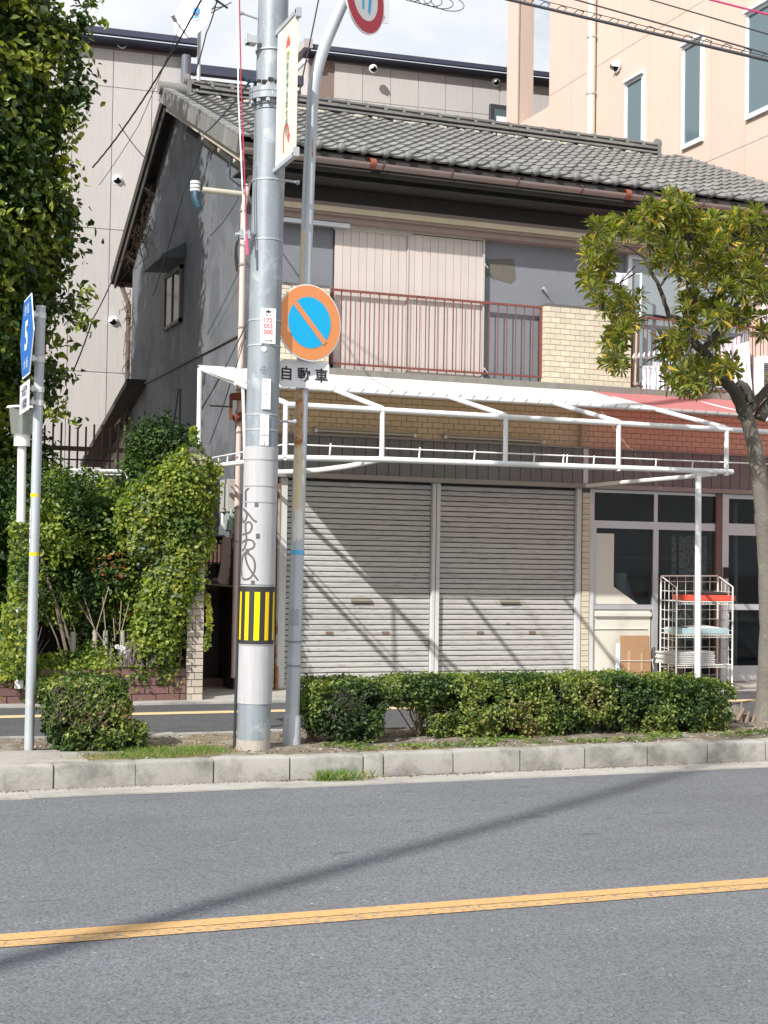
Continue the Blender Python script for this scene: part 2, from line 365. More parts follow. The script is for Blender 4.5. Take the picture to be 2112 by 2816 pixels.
solo('gutter_grit', gg, [M('grit_dark', (.09,.075,.06), .95), M('grit_grey', (.22,.20,.18), .95), M('grit_leaf', (.16,.10,.05), .95)], 'dark grit and leaf bits gathered along the foot of the kerb', 'grit', kind='stuff')
# median: uneven soil, concrete pad at the left
def sheet(x0, x1, y0, y1, z, nx, ny, amp=.02, fr=1.6):
    b = MB(); vs = []
    for j in range(ny+1):
        for i in range(nx+1):
            x = x0+(x1-x0)*i/nx; y = y0+(y1-y0)*j/ny
            e = 0 if j in (0, ny) else 1
            vs.append((x, y, z+e*amp*noise.noise(Vector((x*fr, y*fr, 3)))+e*amp*.5*noise.noise(Vector((x*7, y*7, 1)))))
    return b.add(vs, [(j*(nx+1)+i, j*(nx+1)+i+1, (j+1)*(nx+1)+i+1, (j+1)*(nx+1)+i) for j in range(ny) for i in range(nx)])
struct('median_soil', sheet(-8, 20, KY+.155, 12.62, .168, 300, 26), m_soil, True)
struct('concrete_pad', MB().box(-2, 1.98, KY+.17, 11.75, .1, .182), m_apron)
rk = struct('rear_kerb', MB().box(-20, 40, 12.62, 12.73, -.05, .165), m_kerb)
for i in range(26): link('kerbstone', MB().box(-3+i*.6+.005, -3+(i+1)*.6-.005, 12.612, 12.742, .0, .178+.004*math.sin(i*3)).mesh('kerbstone', [m_kerb]), rk)
strip('side_lane', 12.73, 16.0, .10, m_lane, -60, 60)
strip('side_lane_line', 14.92, 15.16, .104, m_lane_y, -30, 40)
struct('shop_apron', MB().box(4.15, 40, 16.32, 17.9, 0, .145), m_apron)
dr = struct('drain_edge', MB().box(-30, 40, 15.95, 16.32, 0, .112), m_gutterc)
for i in range(24): link('slab', MB().box(-2+i*.6+.006, -2+(i+1)*.6-.006, 15.94, 16.31, .1, .122+.003*(i%2)).mesh('slab', [m_gutterc]), dr)
struct('yard_ground', MB().box(-30, 40, 17.9, 40, 0, .09), m_soil)
solo('manhole_cover', MB().tube([(.95,15.4,.100),(.95,15.4,.107)], .33, 24), M('iron_cover', (.09,.09,.09), .6), 'round dark iron manhole cover in the side lane', 'manhole cover')

# ================================================================== the two-storey house
F = 17.1
house = thing('two_storey_house', 'old grey stucco two-storey shop house with shutters and a grey tiled roof', 'house', (9.0, 20.4, .1))
GX, X1, XV = 4.80, 13.1, 4.58
SLF, SLR = .43, .55
def rz(y): return 8.4-(SLF*(20.8-y) if y < 20.8 else SLR*(y-20.8))       # roof top plane
w_ = MB()
gp = [(17.16,.1),(23.8,.1),(23.8,rz(23.8)-.14),(20.8,rz(20.8)-.14),(17.16,rz(17.16)-.14)]
w_.prism([(GX,y,z) for y,z in gp], (.16,0,0)); part('gable_wall', w_, m_stucco, house)
part('end_wall', MB().prism([(X1-.15,y,z) for y,z in gp], (.15,0,0)), m_stucco, house)
part('back_wall', MB().box(GX+.17,X1-.16,23.65,23.79,.1,6.6), m_stucco, house)
part('front_wall', MB().box(GX+.17,X1-.16,17.2,17.34,3.6,6.72), m_stuccof, house)
part('upper_floor', MB().box(GX+.17,X1-.16,17.35,23.64,3.55,3.68), m_dark, house)
part('shop_floor', MB().box(GX+.17,X1-.16,17.35,23.64,.1,.16), M('shop_floor_dark', (.12,.11,.10), .8), house)
part('shop_partition', MB().box(9.45,9.55,17.4,23.6,.17,3.5).box(9.6,12.9,19.6,19.7,.17,3.5), M('shop_inner_wall', (.34,.38,.38), .9), house)
part('alley_shade_panel', MB().box(GX-.03,GX-.002,17.17,18.6,.1,1.97), m_brownd, house)  # dark panel added on the gable foot, alley shade put into its colour
# belt moulding on the gable, and pier/foot blocks
part('belt_moulding', MB().bar((GX-.012,17.12,4.42),(GX-.012,23.78,4.40),.024,.03), m_mortar, house)
# cable clips on the gable
# gable window with a hood
wf = MB(); y0,y1,z0,z1 = 20.25,21.25,5.02,5.82
for a in ((y0,y1,z0,z0+.05),(y0,y1,z1-.05,z1),(y0,y0+.05,z0,z1),(y1-.05,y1,z0,z1),((y0+y1)/2-.02,(y0+y1)/2+.02,z0,z1)): wf.box(GX-.05,GX-.003,a[0],a[1],a[2],a[3])
gw = part('window', MB().box(GX-.02,GX-.002,y0+.02,y1-.02,z0+.02,z1-.02), m_dark, house)
link('frame', wf.mesh('frame', [M('old_window_frame', (.11,.105,.095), .7)]), gw)
link('pane', MB().box(GX-.035,GX-.024,y0+.06,y1-.06,z0+.06,z1-.06).mesh('pane', [glassm('old_dark_glass', (.02,.025,.03), .15, alpha=.9)]), gw)
part('window_hood', MB().prism([(GX-.002,20.15,6.12),(GX-.002,20.15,5.90),(GX-.34,20.15,5.88),(GX-.34,20.15,5.92)], (0,1.2,0)), m_stucco, house)
# ---- front eaves: soffit boards, fascia, roof deck
deck = MB(); t_ = .10
def slab(b, ya, yb, x0, x1, off0=0.02, th=t_):
    b.prism([(x0,ya,rz(ya)-off0),(x0,yb,rz(yb)-off0),(x0,yb,rz(yb)-off0-th),(x0,ya,rz(ya)-off0-th)], (x1-x0,0,0))
slab(deck, 16.66, 20.8, XV+.03, 13.32); slab(deck, 20.802, 24.45, XV+.03, 13.32)
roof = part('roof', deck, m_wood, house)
vb = MB()                                            # verge boards and brackets under the gable overhang
vb.bar((XV+.05,16.68,rz(16.68)-.19),(XV+.05,20.75,rz(20.75)-.19),.03,.14); link('verge_board', vb.mesh('verge_board', [m_woodl]), roof)
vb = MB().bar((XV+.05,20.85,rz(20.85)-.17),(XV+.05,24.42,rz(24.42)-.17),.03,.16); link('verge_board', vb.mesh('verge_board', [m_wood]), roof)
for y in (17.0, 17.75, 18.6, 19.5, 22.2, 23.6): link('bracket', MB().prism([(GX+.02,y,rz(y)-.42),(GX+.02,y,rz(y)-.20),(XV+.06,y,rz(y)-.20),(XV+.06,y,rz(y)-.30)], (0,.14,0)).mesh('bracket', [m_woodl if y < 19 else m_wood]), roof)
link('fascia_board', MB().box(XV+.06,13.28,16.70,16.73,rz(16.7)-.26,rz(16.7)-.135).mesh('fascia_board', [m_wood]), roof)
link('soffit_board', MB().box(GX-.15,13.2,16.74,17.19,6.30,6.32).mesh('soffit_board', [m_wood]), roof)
# ---- roof tiles
TW, TE, TL = .29, .235, .285
ang = math.atan(SLF)
def tile_mesh():
    b = MB(); px = [(0,.022),(.08,.010),(.22,.001),(.40,-.003),(.58,0),(.72,.008),(.82,.028),(.91,.038),(1,.022)]
    n = len(px); V = []
    for y, lift in ((-.012,.034),(TL*.5,.020),(TL,.002)):
        for u, h in px: V.append((u*TW*1.01, y, h+lift))
    for u, h in px: V.append((u*TW*1.01, -.008, h+.010))
    Fc = [(r*n+i, r*n+i+1, (r+1)*n+i+1, (r+1)*n+i) for r in range(2) for i in range(n-1)]+[(3*n+i, 3*n+i+1, i+1, i) for i in range(n-1)]
    return b.add(V, Fc).mesh('roof_tile', [m_tile], True)
tm = tile_mesh(); rest = MB(); tv = [v.co.copy() for v in tm.vertices]; tf = [tuple(p.vertices) for p in tm.polygons]
Rt = Matrix.Rotation(ang, 4, 'X'); cnt = 0; eav = (16.66, rz(16.66))
rows = int(4.14/math.cos(ang)/TE)+1; cols = int((13.30-XV-.16)/TW)+1
for j in range(rows):
    for i in range(cols):
        s = j*TE; x = XV+.13+i*TW; jit = random.uniform(-.004,.004)
        p = Vector((x, eav[0]+s*math.cos(ang)-.02, eav[1]+s*math.sin(ang)-.005+abs(jit)))
        rot = Rt @ Matrix.Rotation(random.uniform(-.012,.012), 4, 'Z') @ Matrix.Rotation(jit*3, 4, 'Y')
        if cnt < 290: inst('roof_tile', tm, roof, p, rot); cnt += 1
        else:
            mm = Matrix.Translation(p) @ rot; rest.add([mm @ v for v in tv], tf)
o = link('upper_roof_tile', rest.mesh('upper_roof_tile', [m_tile], True), roof); o['kind'] = 'stuff'
# eave end discs, verge tiles, ridge
eb = MB(); eb.tube([(0,-.035,0),(0,.05,0)], [.052,.055], 12); eb.tube([(0,-.058,0),(0,-.048,0),(0,-.034,0)], [.018,.040,.052], 12); ebm = eb.mesh('eave_tile_end', [M('eave_end_tile', (.17,.175,.18), .6, .15, 20, .2)], True)
for i in range(cols): inst('eave_tile_end', ebm, roof, (XV+.13+i*TW+TW*.90, 16.635, rz(16.66)+.045))
vt = MB().box(-.02,.02,0,TE+.012,-.17,.035).box(-.02,.13,0,TE+.03,.03,.055).mesh('verge_tile', [m_tile])
for j in range(rows):
    s = j*TE; inst('verge_tile', vt, roof, (XV, eav[0]+s*math.cos(ang)-.01, eav[1]+s*math.sin(ang)+.012), Rt)
    inst('verge_tile', vt, roof, (13.32, eav[0]+s*math.cos(ang)-.01, eav[1]+s*math.sin(ang)+.012), Rt @ Matrix.Rotation(math.pi, 4, 'Z') @ Matrix.Translation((0,-TE,0)))
Rb = Matrix.Rotation(-math.atan(SLR), 4, 'X'); back = MB()
vr = MB().box(-.02,.02,0,TE+.012,-.10,.05)
vtm = vr.mesh('verge_tile', [m_wood])
for j in range(18): inst('verge_tile', vtm, roof, (XV+.02, 20.83+j*TE*math.cos(.503), rz(20.83)-j*TE*math.sin(.503)+.0), Rb)
link('back_roof_tile', MB().prism([(XV+.02,20.8,rz(20.8)),(XV+.02,24.5,rz(24.5)),(XV+.02,24.5,rz(24.5)+.05),(XV+.02,20.8,rz(20.8)+.05)], (8.7,0,0)).mesh('back_roof_tile', [m_tile]), roof)['kind'] = 'stuff'
rt = [MB().box(.003,.297,-.115+k*.008,.115-k*.008,k*.036,k*.036+.031).mesh('ridge_tile', [m_tile]) for k in range(3)]
cap = MB(); n = 10
V = []; 
for x, r_ in ((0,.105),(.05,.105),(.056,.086),(.298,.080)):
    for j in range(n+1): a = math.pi*j/n; V.append((x, math.cos(a)*r_, math.sin(a)*r_))
cap.add(V, [(r_*(n+1)+j, r_*(n+1)+j+1, (r_+1)*(n+1)+j+1, (r_+1)*(n+1)+j) for r_ in range(3) for j in range(n)]+[tuple(range(n+1))[::-1]])
capm = cap.mesh('ridge_cap', [m_tile], True)
RX0, RX1 = 4.95, 12.95; nr = int((RX1-RX0)/.3); RZ = rz(20.8)+.03
for i in range(nr):
    x = RX0+i*.3
    for k in range(3): inst('ridge_tile', rt[k], roof, (x+(.15 if k == 1 else 0)*(i < nr-1), 20.8, RZ+k*.036))
    inst('ridge_cap', capm, roof, (x, 20.8, RZ+.108))
og = MB()
for zc, r_ in ((.19,.095),(.06,.075)): og.tube([(-.06,0,zc),(.0,0,zc)], r_, 16); og.tube([(-.075,0,zc),(-.06,0,zc)], r_*.6, 12)
og.box(-.03,.02,-.13,.13,-.03,.16)
ogm = og.mesh('ridge_end', [m_tile], False)
inst('ridge_end', ogm, roof, (RX0-.01, 20.8, RZ-.01)); inst('ridge_end', ogm, roof, (RX0+nr*.3+.01, 20.8, RZ-.01), Matrix.Rotation(math.pi, 4, 'Z'))
cp2 = MB().tube([(0,20.8,rz(20.8)+.06),(.40,20.8,rz(20.8)+.06)], .095, 14); cp2.v = [(a+XV-.07,b,c) for a,b,c in cp2.v]
link('verge_cap', cp2.mesh('verge_cap', [m_tile], True), roof)
# white mortar showing under the ridge
mo = MB()
for i in range(60):
    x = random.uniform(5.2, 12.6); l = random.uniform(.03,.14); mo.obox((x,20.66+random.uniform(-.02,.02),rz(20.66)+.045), (l/2,0,0), (0,.02,.008), (0,0,.014))
link('ridge_mortar', mo.mesh('ridge_mortar', [M('lime_mortar', (.55,.50,.42), .9)]), roof)['kind'] = 'stuff'
# ---- gutter
gu = MB(); gz, gy, gr = 6.50, 16.585, .062
V = []; n = 10; xs_ = np.linspace(XV+.02, 13.3, 24)
for x in xs_:
    for j in range(n+1): a = math.pi+math.pi*j/n; V.append((x, gy+math.cos(a)*gr, gz+math.sin(a)*gr))
    for j in range(n, -1, -1): a = math.pi+math.pi*j/n; V.append((x, gy+math.cos(a)*(gr-.006), gz+math.sin(a)*(gr-.006)))
m2 = 2*(n+1)
gu.add(V, [(i*m2+j, i*m2+(j+1)%m2, (i+1)*m2+(j+1)%m2, (i+1)*m2+j) for i in range(len(xs_)-1) for j in range(m2)]+[tuple(range(m2)), tuple(range((len(xs_)-1)*m2, len(xs_)*m2))])
gutter = part('gutter', gu, m_gut, house, True)
gc = MB(); V = []
for x in (-.012,.012):
    for j in range(n+1): a = math.pi+math.pi*j/n; V.append((x, math.cos(a)*(gr+.005), math.sin(a)*(gr+.005)))
gc.add(V, [(j, j+1, n+2+j, n+1+j) for j in range(n)]); gc.tube([(0,-gr-.004,0),(0,-gr-.006,.03),(0,gr,.05)], .006, 5)
gcm = gc.mesh('gutter_bracket', [M('bracket_brown', (.12,.07,.06), .6)])
x = 5.45
while x < 13.2: inst('gutter_bracket', gcm, gutter, (x, gy, gz)); x += .905
for px in (808, 1360): inst('gutter_joint', bpy.data.meshes.get('gutter_joint') or MB().tube([(-.04,0,0),(.04,0,0)], gr+.004, 16, False).mesh('gutter_joint', [M('joint_brown', (.24,.07,.04), .6)], True), gutter, (at(px, 335 if px < 900 else 397, Y=16.52).x, gy, gz-.001))
part('eave_shade_board', MB().box(GX+.02,X1,17.16,17.199,6.10,6.30), m_wood, house)  # dark board added over the wall, eave shade put into its colour
# ---- beam over the upper windows
part('beam', MB().box(GX+.2,13.0,16.98,17.2,5.93,5.995).box(GX+.2,13.0,17.02,17.2,5.86,5.93), m_beamb, house)
part('beam_edge', MB().box(GX+.19,13.01,16.955,16.978,5.965,6.015).box(GX+.19,13.01,16.955,17.2,6.016,6.03), m_beamy, house)
part('upper_beam', MB().box(GX+.2,13.0,17.04,17.2,6.05,6.10), m_beamb, house)
part('awning_rail', MB().box(GX+.25,6.11,17.02,17.10,5.80,5.85), m_alu, house)
# ---- storm shutters: two leaves of narrow boards
ss = part('storm_shutter', MB().box(5.955,7.985,17.18,17.2,4.06,5.85), m_dark, house)
pitch = .1065
for i in range(19):
    x = 5.965+i*pitch; y = 17.165 if i < 9 else 17.15
    b = MB().box(x+.0025,min(x+pitch-.0025,7.965),y,y+.014,4.07,5.80 if i < 9 else 5.83)
    for k in (1, 2, 3): b.box(x+k*pitch/4-.0012,x+k*pitch/4+.0012,y-.0012,y,4.07,5.80 if i < 9 else 5.83, 0)
    link('board', b.mesh('board', [m_panel]), ss)
fr = MB().box(5.94,6.98,17.13,17.18,5.80,5.86).box(7.965,7.99,17.12,17.2,4.06,5.88).box(6.93,7.99,17.135,17.16,5.842,5.872).box(6.93,6.945,17.14,17.18,4.06,5.85)
link('frame', fr.mesh('frame', [M('shutter_frame', (.42,.41,.38), .6)]), ss)
for px, py in ((1043,575),(1042,800),(1170,626)):
    q = at(px, py, Y=17.2); part('hook', MB().tube([(q.x,17.2,q.z),(q.x-.01,17.12,q.z+.01)], .016, 8).tube([(q.x-.01,17.12,q.z+.01),(q.x+.03,17.1,q.z-.04)], .006, 6), m_alu, house)
part('plaster_patch', MB().add([(8.05,17.196,5.62),(8.44,17.196,5.66),(8.47,17.196,5.40),(8.40,17.196,5.33),(8.04,17.196,5.40)], [(4,3,2,1,0)]), M('patch_plaster', (.12,.115,.10), .95, .3, 20), house)
# ---- ledge and brick piers
part('ledge', MB().box(GX+.17,13.05,16.94,17.34,3.965,4.045), M('ledge_concrete', (.20,.19,.17), .9, .3, 9, .4, streak=.3), house)
brk_full = MB().box(0,.1375,0,.02,0,.0652).mesh('brick', [m_brick]); brk_half = MB().box(0,.105,0,.02,0,.056).mesh('brick', [m_brick])
brk_side = MB().box(0,.02,0,.10,0,.0652).mesh('brick', [m_brick])
NB = [0]; brest = MB()
def bricks(parent, x0, x1, z0, z1, y, course=.0712, L=.1435, off=0):
    r_ = 0; z = z0
    while z < z1-.03:
        x = x0-(L/2 if (r_+off) % 2 else 0)
        while x < x1-.03:
            a, b_ = max(x, x0), min(x+L, x1); wd = b_-a-.006
            if wd > .03:
                yy = y-.001*random.random()
                if NB[0] < 280:
                    me = brk_full if abs(wd-.1375) < .001 else MB().box(0,wd,0,.02,0,.0652).mesh('brick', [m_brick])
                    inst('brick', me, parent, (a+.0025, yy, z)); NB[0] += 1
                else: brest.box(a+.0025, a+.0025+wd, yy, yy+.02, z, z+.0652)
            x += L
        z += course; r_ += 1
fw = part('brick_band', MB().box(GX+.17,13.05,17.13,17.2,3.245,3.96), m_mortar, house)
for (x0, x1, zt) in ((8.82, 10.09, 5.07), (5.02, 5.86, 5.05)):
    pr_ = part('balcony_pier', MB().box(x0+.012,x1-.012,17.032,17.19,4.05,zt-.03).box(x0,x1,17.01,17.2,zt-.025,zt+.01), m_mortar, house)
    bricks(pr_, x0, x1, 4.055, zt-.03, 17.012)
    for k in range(14): inst('brick', brk_side, pr_, (x0-.008, 17.035, 4.055+k*.0712))
bricks(fw, GX+.2, 12.95, 3.25, 3.95, 17.112)
bs_ = part('brick_pilaster', MB().box(9.435,9.55,17.11,17.2,.15,2.70), m_mortar, house); bs2 = part('brick_pilaster', MB().box(4.83,5.27,17.12,17.2,.15,2.70), m_mortar, house)
for k in range(35):
    inst('brick', MB().box(0,.104,0,.02,0,.0652).mesh('brick', [m_brick]) if k == 0 else bpy.data.objects['brick_pilaster'].children[0].data, bs_, (9.441, 17.095, .16+k*.0712))
bricks(bs2, 4.84, 5.262, .16, 2.69, 17.10)
brest_o = link('brick_courses', brest.mesh('brick_courses', [m_brick]), fw); brest_o['kind'] = 'stuff'
# ---- balcony railings
def railing(x0, x1, z0, z1, y, pitch_, nm='railing'):
    b = MB().box(x0,x1,y-.014,y+.014,z1-.028,z1).box(x0,x1,y-.012,y+.012,z0,z0+.024).box(x0,x0+.028,y-.015,y+.015,z0,z1).box(x1-.028,x1,y-.015,y+.015,z0,z1)
    r_ = part(nm, b, m_rail, house); n_ = int((x1-x0)/pitch_); me = MB().box(-.0065,.0065,-.0025,.0025,0,z1-z0-.05).mesh('bar', [m_rail])
    for i in range(1, n_): inst('bar', me, r_, (x0+(x1-x0)*i/n_, y, z0+.022))
    for xx in (x0, x1):
        for zz in (z0+.08, z1-.10): link('bracket', MB().box(xx-.07 if xx == x0 else xx-.01, xx+.01 if xx == x0 else xx+.07, y-.012, y+.012, zz, zz+.035).mesh('bracket', [m_rail]), r_)
    return r_
railing(5.915, 8.81, 4.116, 5.05, 17.105, .121); railing(10.12, 12.95, 4.085, 5.03, 17.08, .125)
# ---- plank fascia with trims
pf = part('plank_fascia', MB().box(GX+.05,13.05,17.09,17.2,2.76,3.24), m_dark, house)
plm = MB().box(.004,.148,0,.022,0,.455).mesh('plank', [m_plank])
for i in range(54): inst('plank', plm, pf, (GX+.06+i*.152, 17.07, 2.765))
link('trim', MB().box(GX+.05,13.05,17.045,17.12,3.222,3.25).box(GX+.05,13.05,17.03,17.16,2.705,2.762).mesh('trim', [m_darktrim]), pf)
link('corner_trim', MB().box(9.42,9.49,17.055,17.1,2.77,3.22).mesh('corner_trim', [m_alu]), pf)
link('wall_pipe', MB().tube([(9.40,17.04,3.25),(9.40,17.04,3.95)], .035, 8).mesh('wall_pipe', [M('cream_pipe', (.42,.36,.27), .6)], True), pf)
# ---- roller shutters
slat = {}
def roller(x0, x1, z0, z1):
    sh = part('roller_shutter', MB().box(x0,x1,17.165,17.175,z0,z1), m_dark, house)
    pz = .0652; n_ = int((z1-z0)/pz); w2 = x1-x0-.004
    prof = [(.005,.003),(-.004,.007),(-.006,.026),(-.006,.044),(-.003,.057),(.005,.0605)]
    V = [(x,y,z) for x in (0, w2) for y, z in prof]; k = len(prof)
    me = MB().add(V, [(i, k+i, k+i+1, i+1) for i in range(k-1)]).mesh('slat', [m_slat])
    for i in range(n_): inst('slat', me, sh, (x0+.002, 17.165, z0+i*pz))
    xm = (x0+x1)/2; hw = MB()
    zz = z0+pz*15.3; hw.box(xm-.10,xm+.16-.0,17.145,17.150,zz-.005,zz+.033); link('letter_slot', hw.mesh('letter_slot', [m_dark]), sh)
    link('letter_slot_rim', MB().tube([(xm-.10,17.148,zz+.014),(xm+.16,17.148,zz+.014)], .026, 8).mesh('letter_slot_rim', [M('slot_rim', (.30,.27,.22), .5, metal=.4)]), sh)
    link('lock', MB().tube([(xm+.0,17.152,z0+pz*11.5),(xm+.0,17.143,z0+pz*11.5)], .018, 12).mesh('lock', [m_alu]), sh)
    for dx in (-.38, .36): link('finger_pull', MB().box(xm+dx-.045,xm+dx+.045,17.146,17.1535,z0+pz*9.25,z0+pz*9.75).mesh('finger_pull', [M('pull_brown', (.20,.13,.09), .6)]), sh)
    link('bottom_rail', MB().box(x0,x1,17.14,17.18,z0-.05,z0-.002).mesh('bottom_rail', [m_jamb]), sh)
    return sh
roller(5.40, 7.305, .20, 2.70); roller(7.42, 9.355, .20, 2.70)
for a, b_ in ((5.30,5.395),(7.31,7.355),(7.365,7.415),(9.36,9.43),(9.552,9.62)): part('jamb', MB().box(a,b_,17.105,17.2,.15,2.702), m_jamb, house, bevel=.003)
part('rusty_jamb', MB().box(5.275,5.298,17.09,17.2,.15,2.702), M('rusty_steel', (.36,.30,.26), .7, .2, 6, .2, blotch=(.22,.09,.05), bs=4, bcover=.5), house)
part('hoop', MB().tube([(5.295,17.08,.15),(5.295,17.08,.42)], .018, 6), m_rust, house)
# ---- shop window to the right
sw = part('shop_window', MB().box(9.622,11.50,17.12,17.17,2.19,2.29).box(9.622,11.50,17.12,17.17,2.66,2.70).box(9.622,10.52,17.12,17.17,1.12,1.185).box(9.622,11.50,17.12,17.17,.15,.21)
    .box(10.53,10.585,17.115,17.175,2.29,2.66).box(10.52,10.60,17.11,17.18,.15,2.19).box(9.622,9.66,17.12,17.17,1.18,2.19), m_alu, house)
for a in ((9.63,10.53,2.29,2.66),(10.585,11.50,2.29,2.66),(9.66,10.52,1.185,2.19),(10.60,11.48,.21,2.19)):
    link('pane', MB().box(a[0],a[1],17.14,17.146,a[2],a[3]).mesh('pane', [m_glass]), sw)
wb = MB().box(9.63,10.50,17.135,17.155,.21,1.115); link('white_panel', wb.mesh('white_panel', [m_cream]), sw)
link('panel_shelf', MB().box(9.64,10.50,17.10,17.135,1.03,1.075).box(9.64,10.45,17.12,17.135,.86,.87).mesh('panel_shelf', [m_cream]), sw)
part('brown_post', MB().box(11.50,11.60,17.10,17.2,.15,2.702), M('brown_post', (.16,.10,.085), .6), house)
dw = part('glass_door', MB().box(11.60,11.70,17.10,17.19,.15,2.70).box(11.70,13.0,17.12,17.17,.15,.36).box(11.70,13.0,17.12,17.17,1.12,1.20).box(11.70,13.0,17.12,17.17,2.14,2.30).box(11.70,13.0,17.12,17.17,2.64,2.70), m_alu, house)
for a in ((.36,1.12),(1.20,2.14),(2.30,2.64)): link('pane', MB().box(11.70,13.0,17.14,17.146,a[0],a[1]).mesh('pane', [m_glass]), dw)
link('handle', MB().box(11.62,11.68,17.07,17.1,1.55,1.70).mesh('handle', [m_dark]), dw)
# things inside the shop window
solo('display_board', MB().prism([(9.665,17.128,1.19),(9.665,17.128,2.12),(9.93,17.128,2.12),(9.93,17.128,1.42),(10.30,17.128,1.19)], (0,.008,0)), m_cream, 'cream board with a slanted cut corner behind the shop window', 'board')
solo('poster', MB().box(10.98,11.42,17.20,17.204,.70,2.12).box(10.86,10.93,17.20,17.204,.9,2.12), M('news_sheet', (.42,.42,.40), .8, .9, 38, 0, blotch=(.05,.05,.05), bs=26, bcover=.52), 'tall sheet of dense black print hung inside the shop window', 'poster')
solo('plastic_bin', MB().tube([(10.11,17.34,1.0),(10.11,17.34,1.60)], [.11,.13], 16), M('grey_plastic', (.55,.58,.64), .5), 'grey plastic bin standing behind the shop window', 'bin', smooth=True)
solo('pattern_bag', MB().prism([(10.22,17.4,1.19),(10.20,17.4,1.50),(10.34,17.4,1.46),(10.42,17.4,1.19)], (0,.12,0)), M('blue_white_bag', (.5,.6,.75), .6, .3, 20, 0, blotch=(.05,.2,.55), bs=16, bcover=.5), 'blue and white patterned bag behind the window glass', 'bag')
solo('interior_shelf', MB().box(10.7,12.8,19.0,19.5,.17,.22).box(10.7,12.8,19.0,19.5,1.0,1.04).box(10.7,12.8,19.0,19.5,1.8,1.84).box(10.7,10.74,19.0,19.5,.17,2.3).box(12.76,12.8,19.0,19.5,.17,2.3).box(10.9,11.6,19.1,19.4,1.04,1.5).box(11.8,12.5,19.1,19.4,.22,.8), M('shelf_grey', (.42,.44,.42), .6), 'dark shelf with boxes deep inside the shop', 'shelf')
for k, x in enumerate((11.86, 12.03)): solo('door_curtain', MB().tube([(x,17.42,.2),(x+.01,17.42,1.4),(x-.01,17.42,2.6)], [.035,.028,.030], 8), M('curtain_grey', (.42,.45,.47), .8), ('narrow pale curtain behind the glass door nearer the post','narrow pale curtain behind the glass door nearer the tree')[k], 'curtain', 'curtains behind the glass door', smooth=True)
for k, x in enumerate((10.68, 10.92)): solo('carton', MB().box(x,x+.22,17.3,17.6,.16,1.04-k*.02).box(x+.02,x+.2,17.31,17.6,.16,.5), m_card, ('tall brown carton behind the glass beside the mullion', 'tall brown carton behind the glass nearer the printed poster')[k], 'carton', 'cartons behind the shop glass')
# ---- fluorescent lamps under the brick band
for k, (x0, x1) in enumerate(((5.70,7.03),(7.42,8.83))):
    lp = thing('strip_lamp', ('dusty strip lamp under the brick band above the nearer roller shutter', 'dusty strip lamp under the brick band beside the red canvas')[k], 'strip lamp', ((x0+x1)/2, 17.05, 3.29), 'strip lamps over the shutters')
    part('housing', MB().box(x0,x1,17.0,17.09,3.30,3.335), M('lamp_housing', (.36,.33,.28), .6), lp); part('tube', MB().tube([(x0+.03,17.03,3.285),(x1-.03,17.03,3.285)], .014, 8), M('lamp_tube', (.55,.52,.46), .4), lp, True)
    for xx in (x0, x1-.03): part('socket', MB().box(xx,xx+.03,17.01,17.05,3.26,3.30), m_porc, lp)
# ---- downpipe, meter box, brackets on the gable
dp = part('downpipe', MB().tube([(4.86,17.02,6.42),(4.78,16.98,6.15),(4.74,16.98,5.9),(4.73,16.98,.3)], .036, 10), m_pvc, house, True)
for z in (5.85,5.2,4.45,3.7,3.2,2.9,2.3,1.9): link('clamp', MB().tube([(4.73,16.98,z),(4.73,16.98,z+.02)], .041, 10).mesh('clamp', [m_gut]), dp)
part('meter_box', MB().box(4.66,4.79,17.18,17.52,2.27,2.66).box(4.65,4.662,17.2,17.34,2.3,2.6), M('meter_grey', (.40,.385,.37), .6), house, bevel=.008)
part('meter_pipe', MB().tube([(4.70,17.50,2.27),(4.68,17.42,2.12),(4.70,17.30,2.06),(4.72,17.2,2.06)], .03, 8), m_alu, house, True)
part('gas_meter', MB().box(4.64,4.76,17.02,17.20,2.04,2.24).tube([(4.70,17.12,1.95),(4.70,17.12,2.3)], .020, 8), M('gas_meter_green', (.30,.36,.33), .5), house, bevel=.012)
part('rear_gutter', MB().tube([(4.62,24.45,6.27),(5.5,24.45,6.27)], .06, 8), m_gut, house)
part('rear_downpipe', MB().tube([(4.74,24.4,6.22),(4.74,24.0,5.95),(4.76,23.86,5.8),(4.76,23.86,.1)], .04, 8), M('dark_pipe', (.10,.075,.07), .6), house, True)
tb = part('insulator_arm', MB().tube([(4.82,17.05,6.08),(4.25,17.05,6.08)], .035, 10), M('cream_tube', (.50,.47,.38), .5), house, True)
ins = MB()
for k in range(3): ins.tube([(4.16,17.05,6.05+k*.045),(4.16,17.05,6.08+k*.045)], .06, 12)
link('insulator', ins.mesh('insulator', [m_porc]), tb)
link('cable_bundle', MB().tube([(4.16,17.04,6.05),(4.15,17.0,5.95),(4.2,17.0,5.85)], .05, 8).mesh('cable_bundle', [m_bluec], True), tb)
rb = thing('cable_bracket', 'red brown iron cable bracket on the downpipe beside the awning', 'bracket', (4.65,16.95,3.55))
part('arm', MB().tube([(4.62,16.9,3.62),(4.8,16.95,3.64)], .045, 8).tube([(4.66,16.92,3.36),(4.8,16.95,3.42)], .05, 8).box(4.60,4.63,16.9,16.95,3.35,3.65), M('iron_red', (.17,.055,.04), .7), rb, True)
part('spike', MB().tube([(4.35,16.9,3.50),(4.62,16.9,3.50)], .012, 6), m_dark, rb)
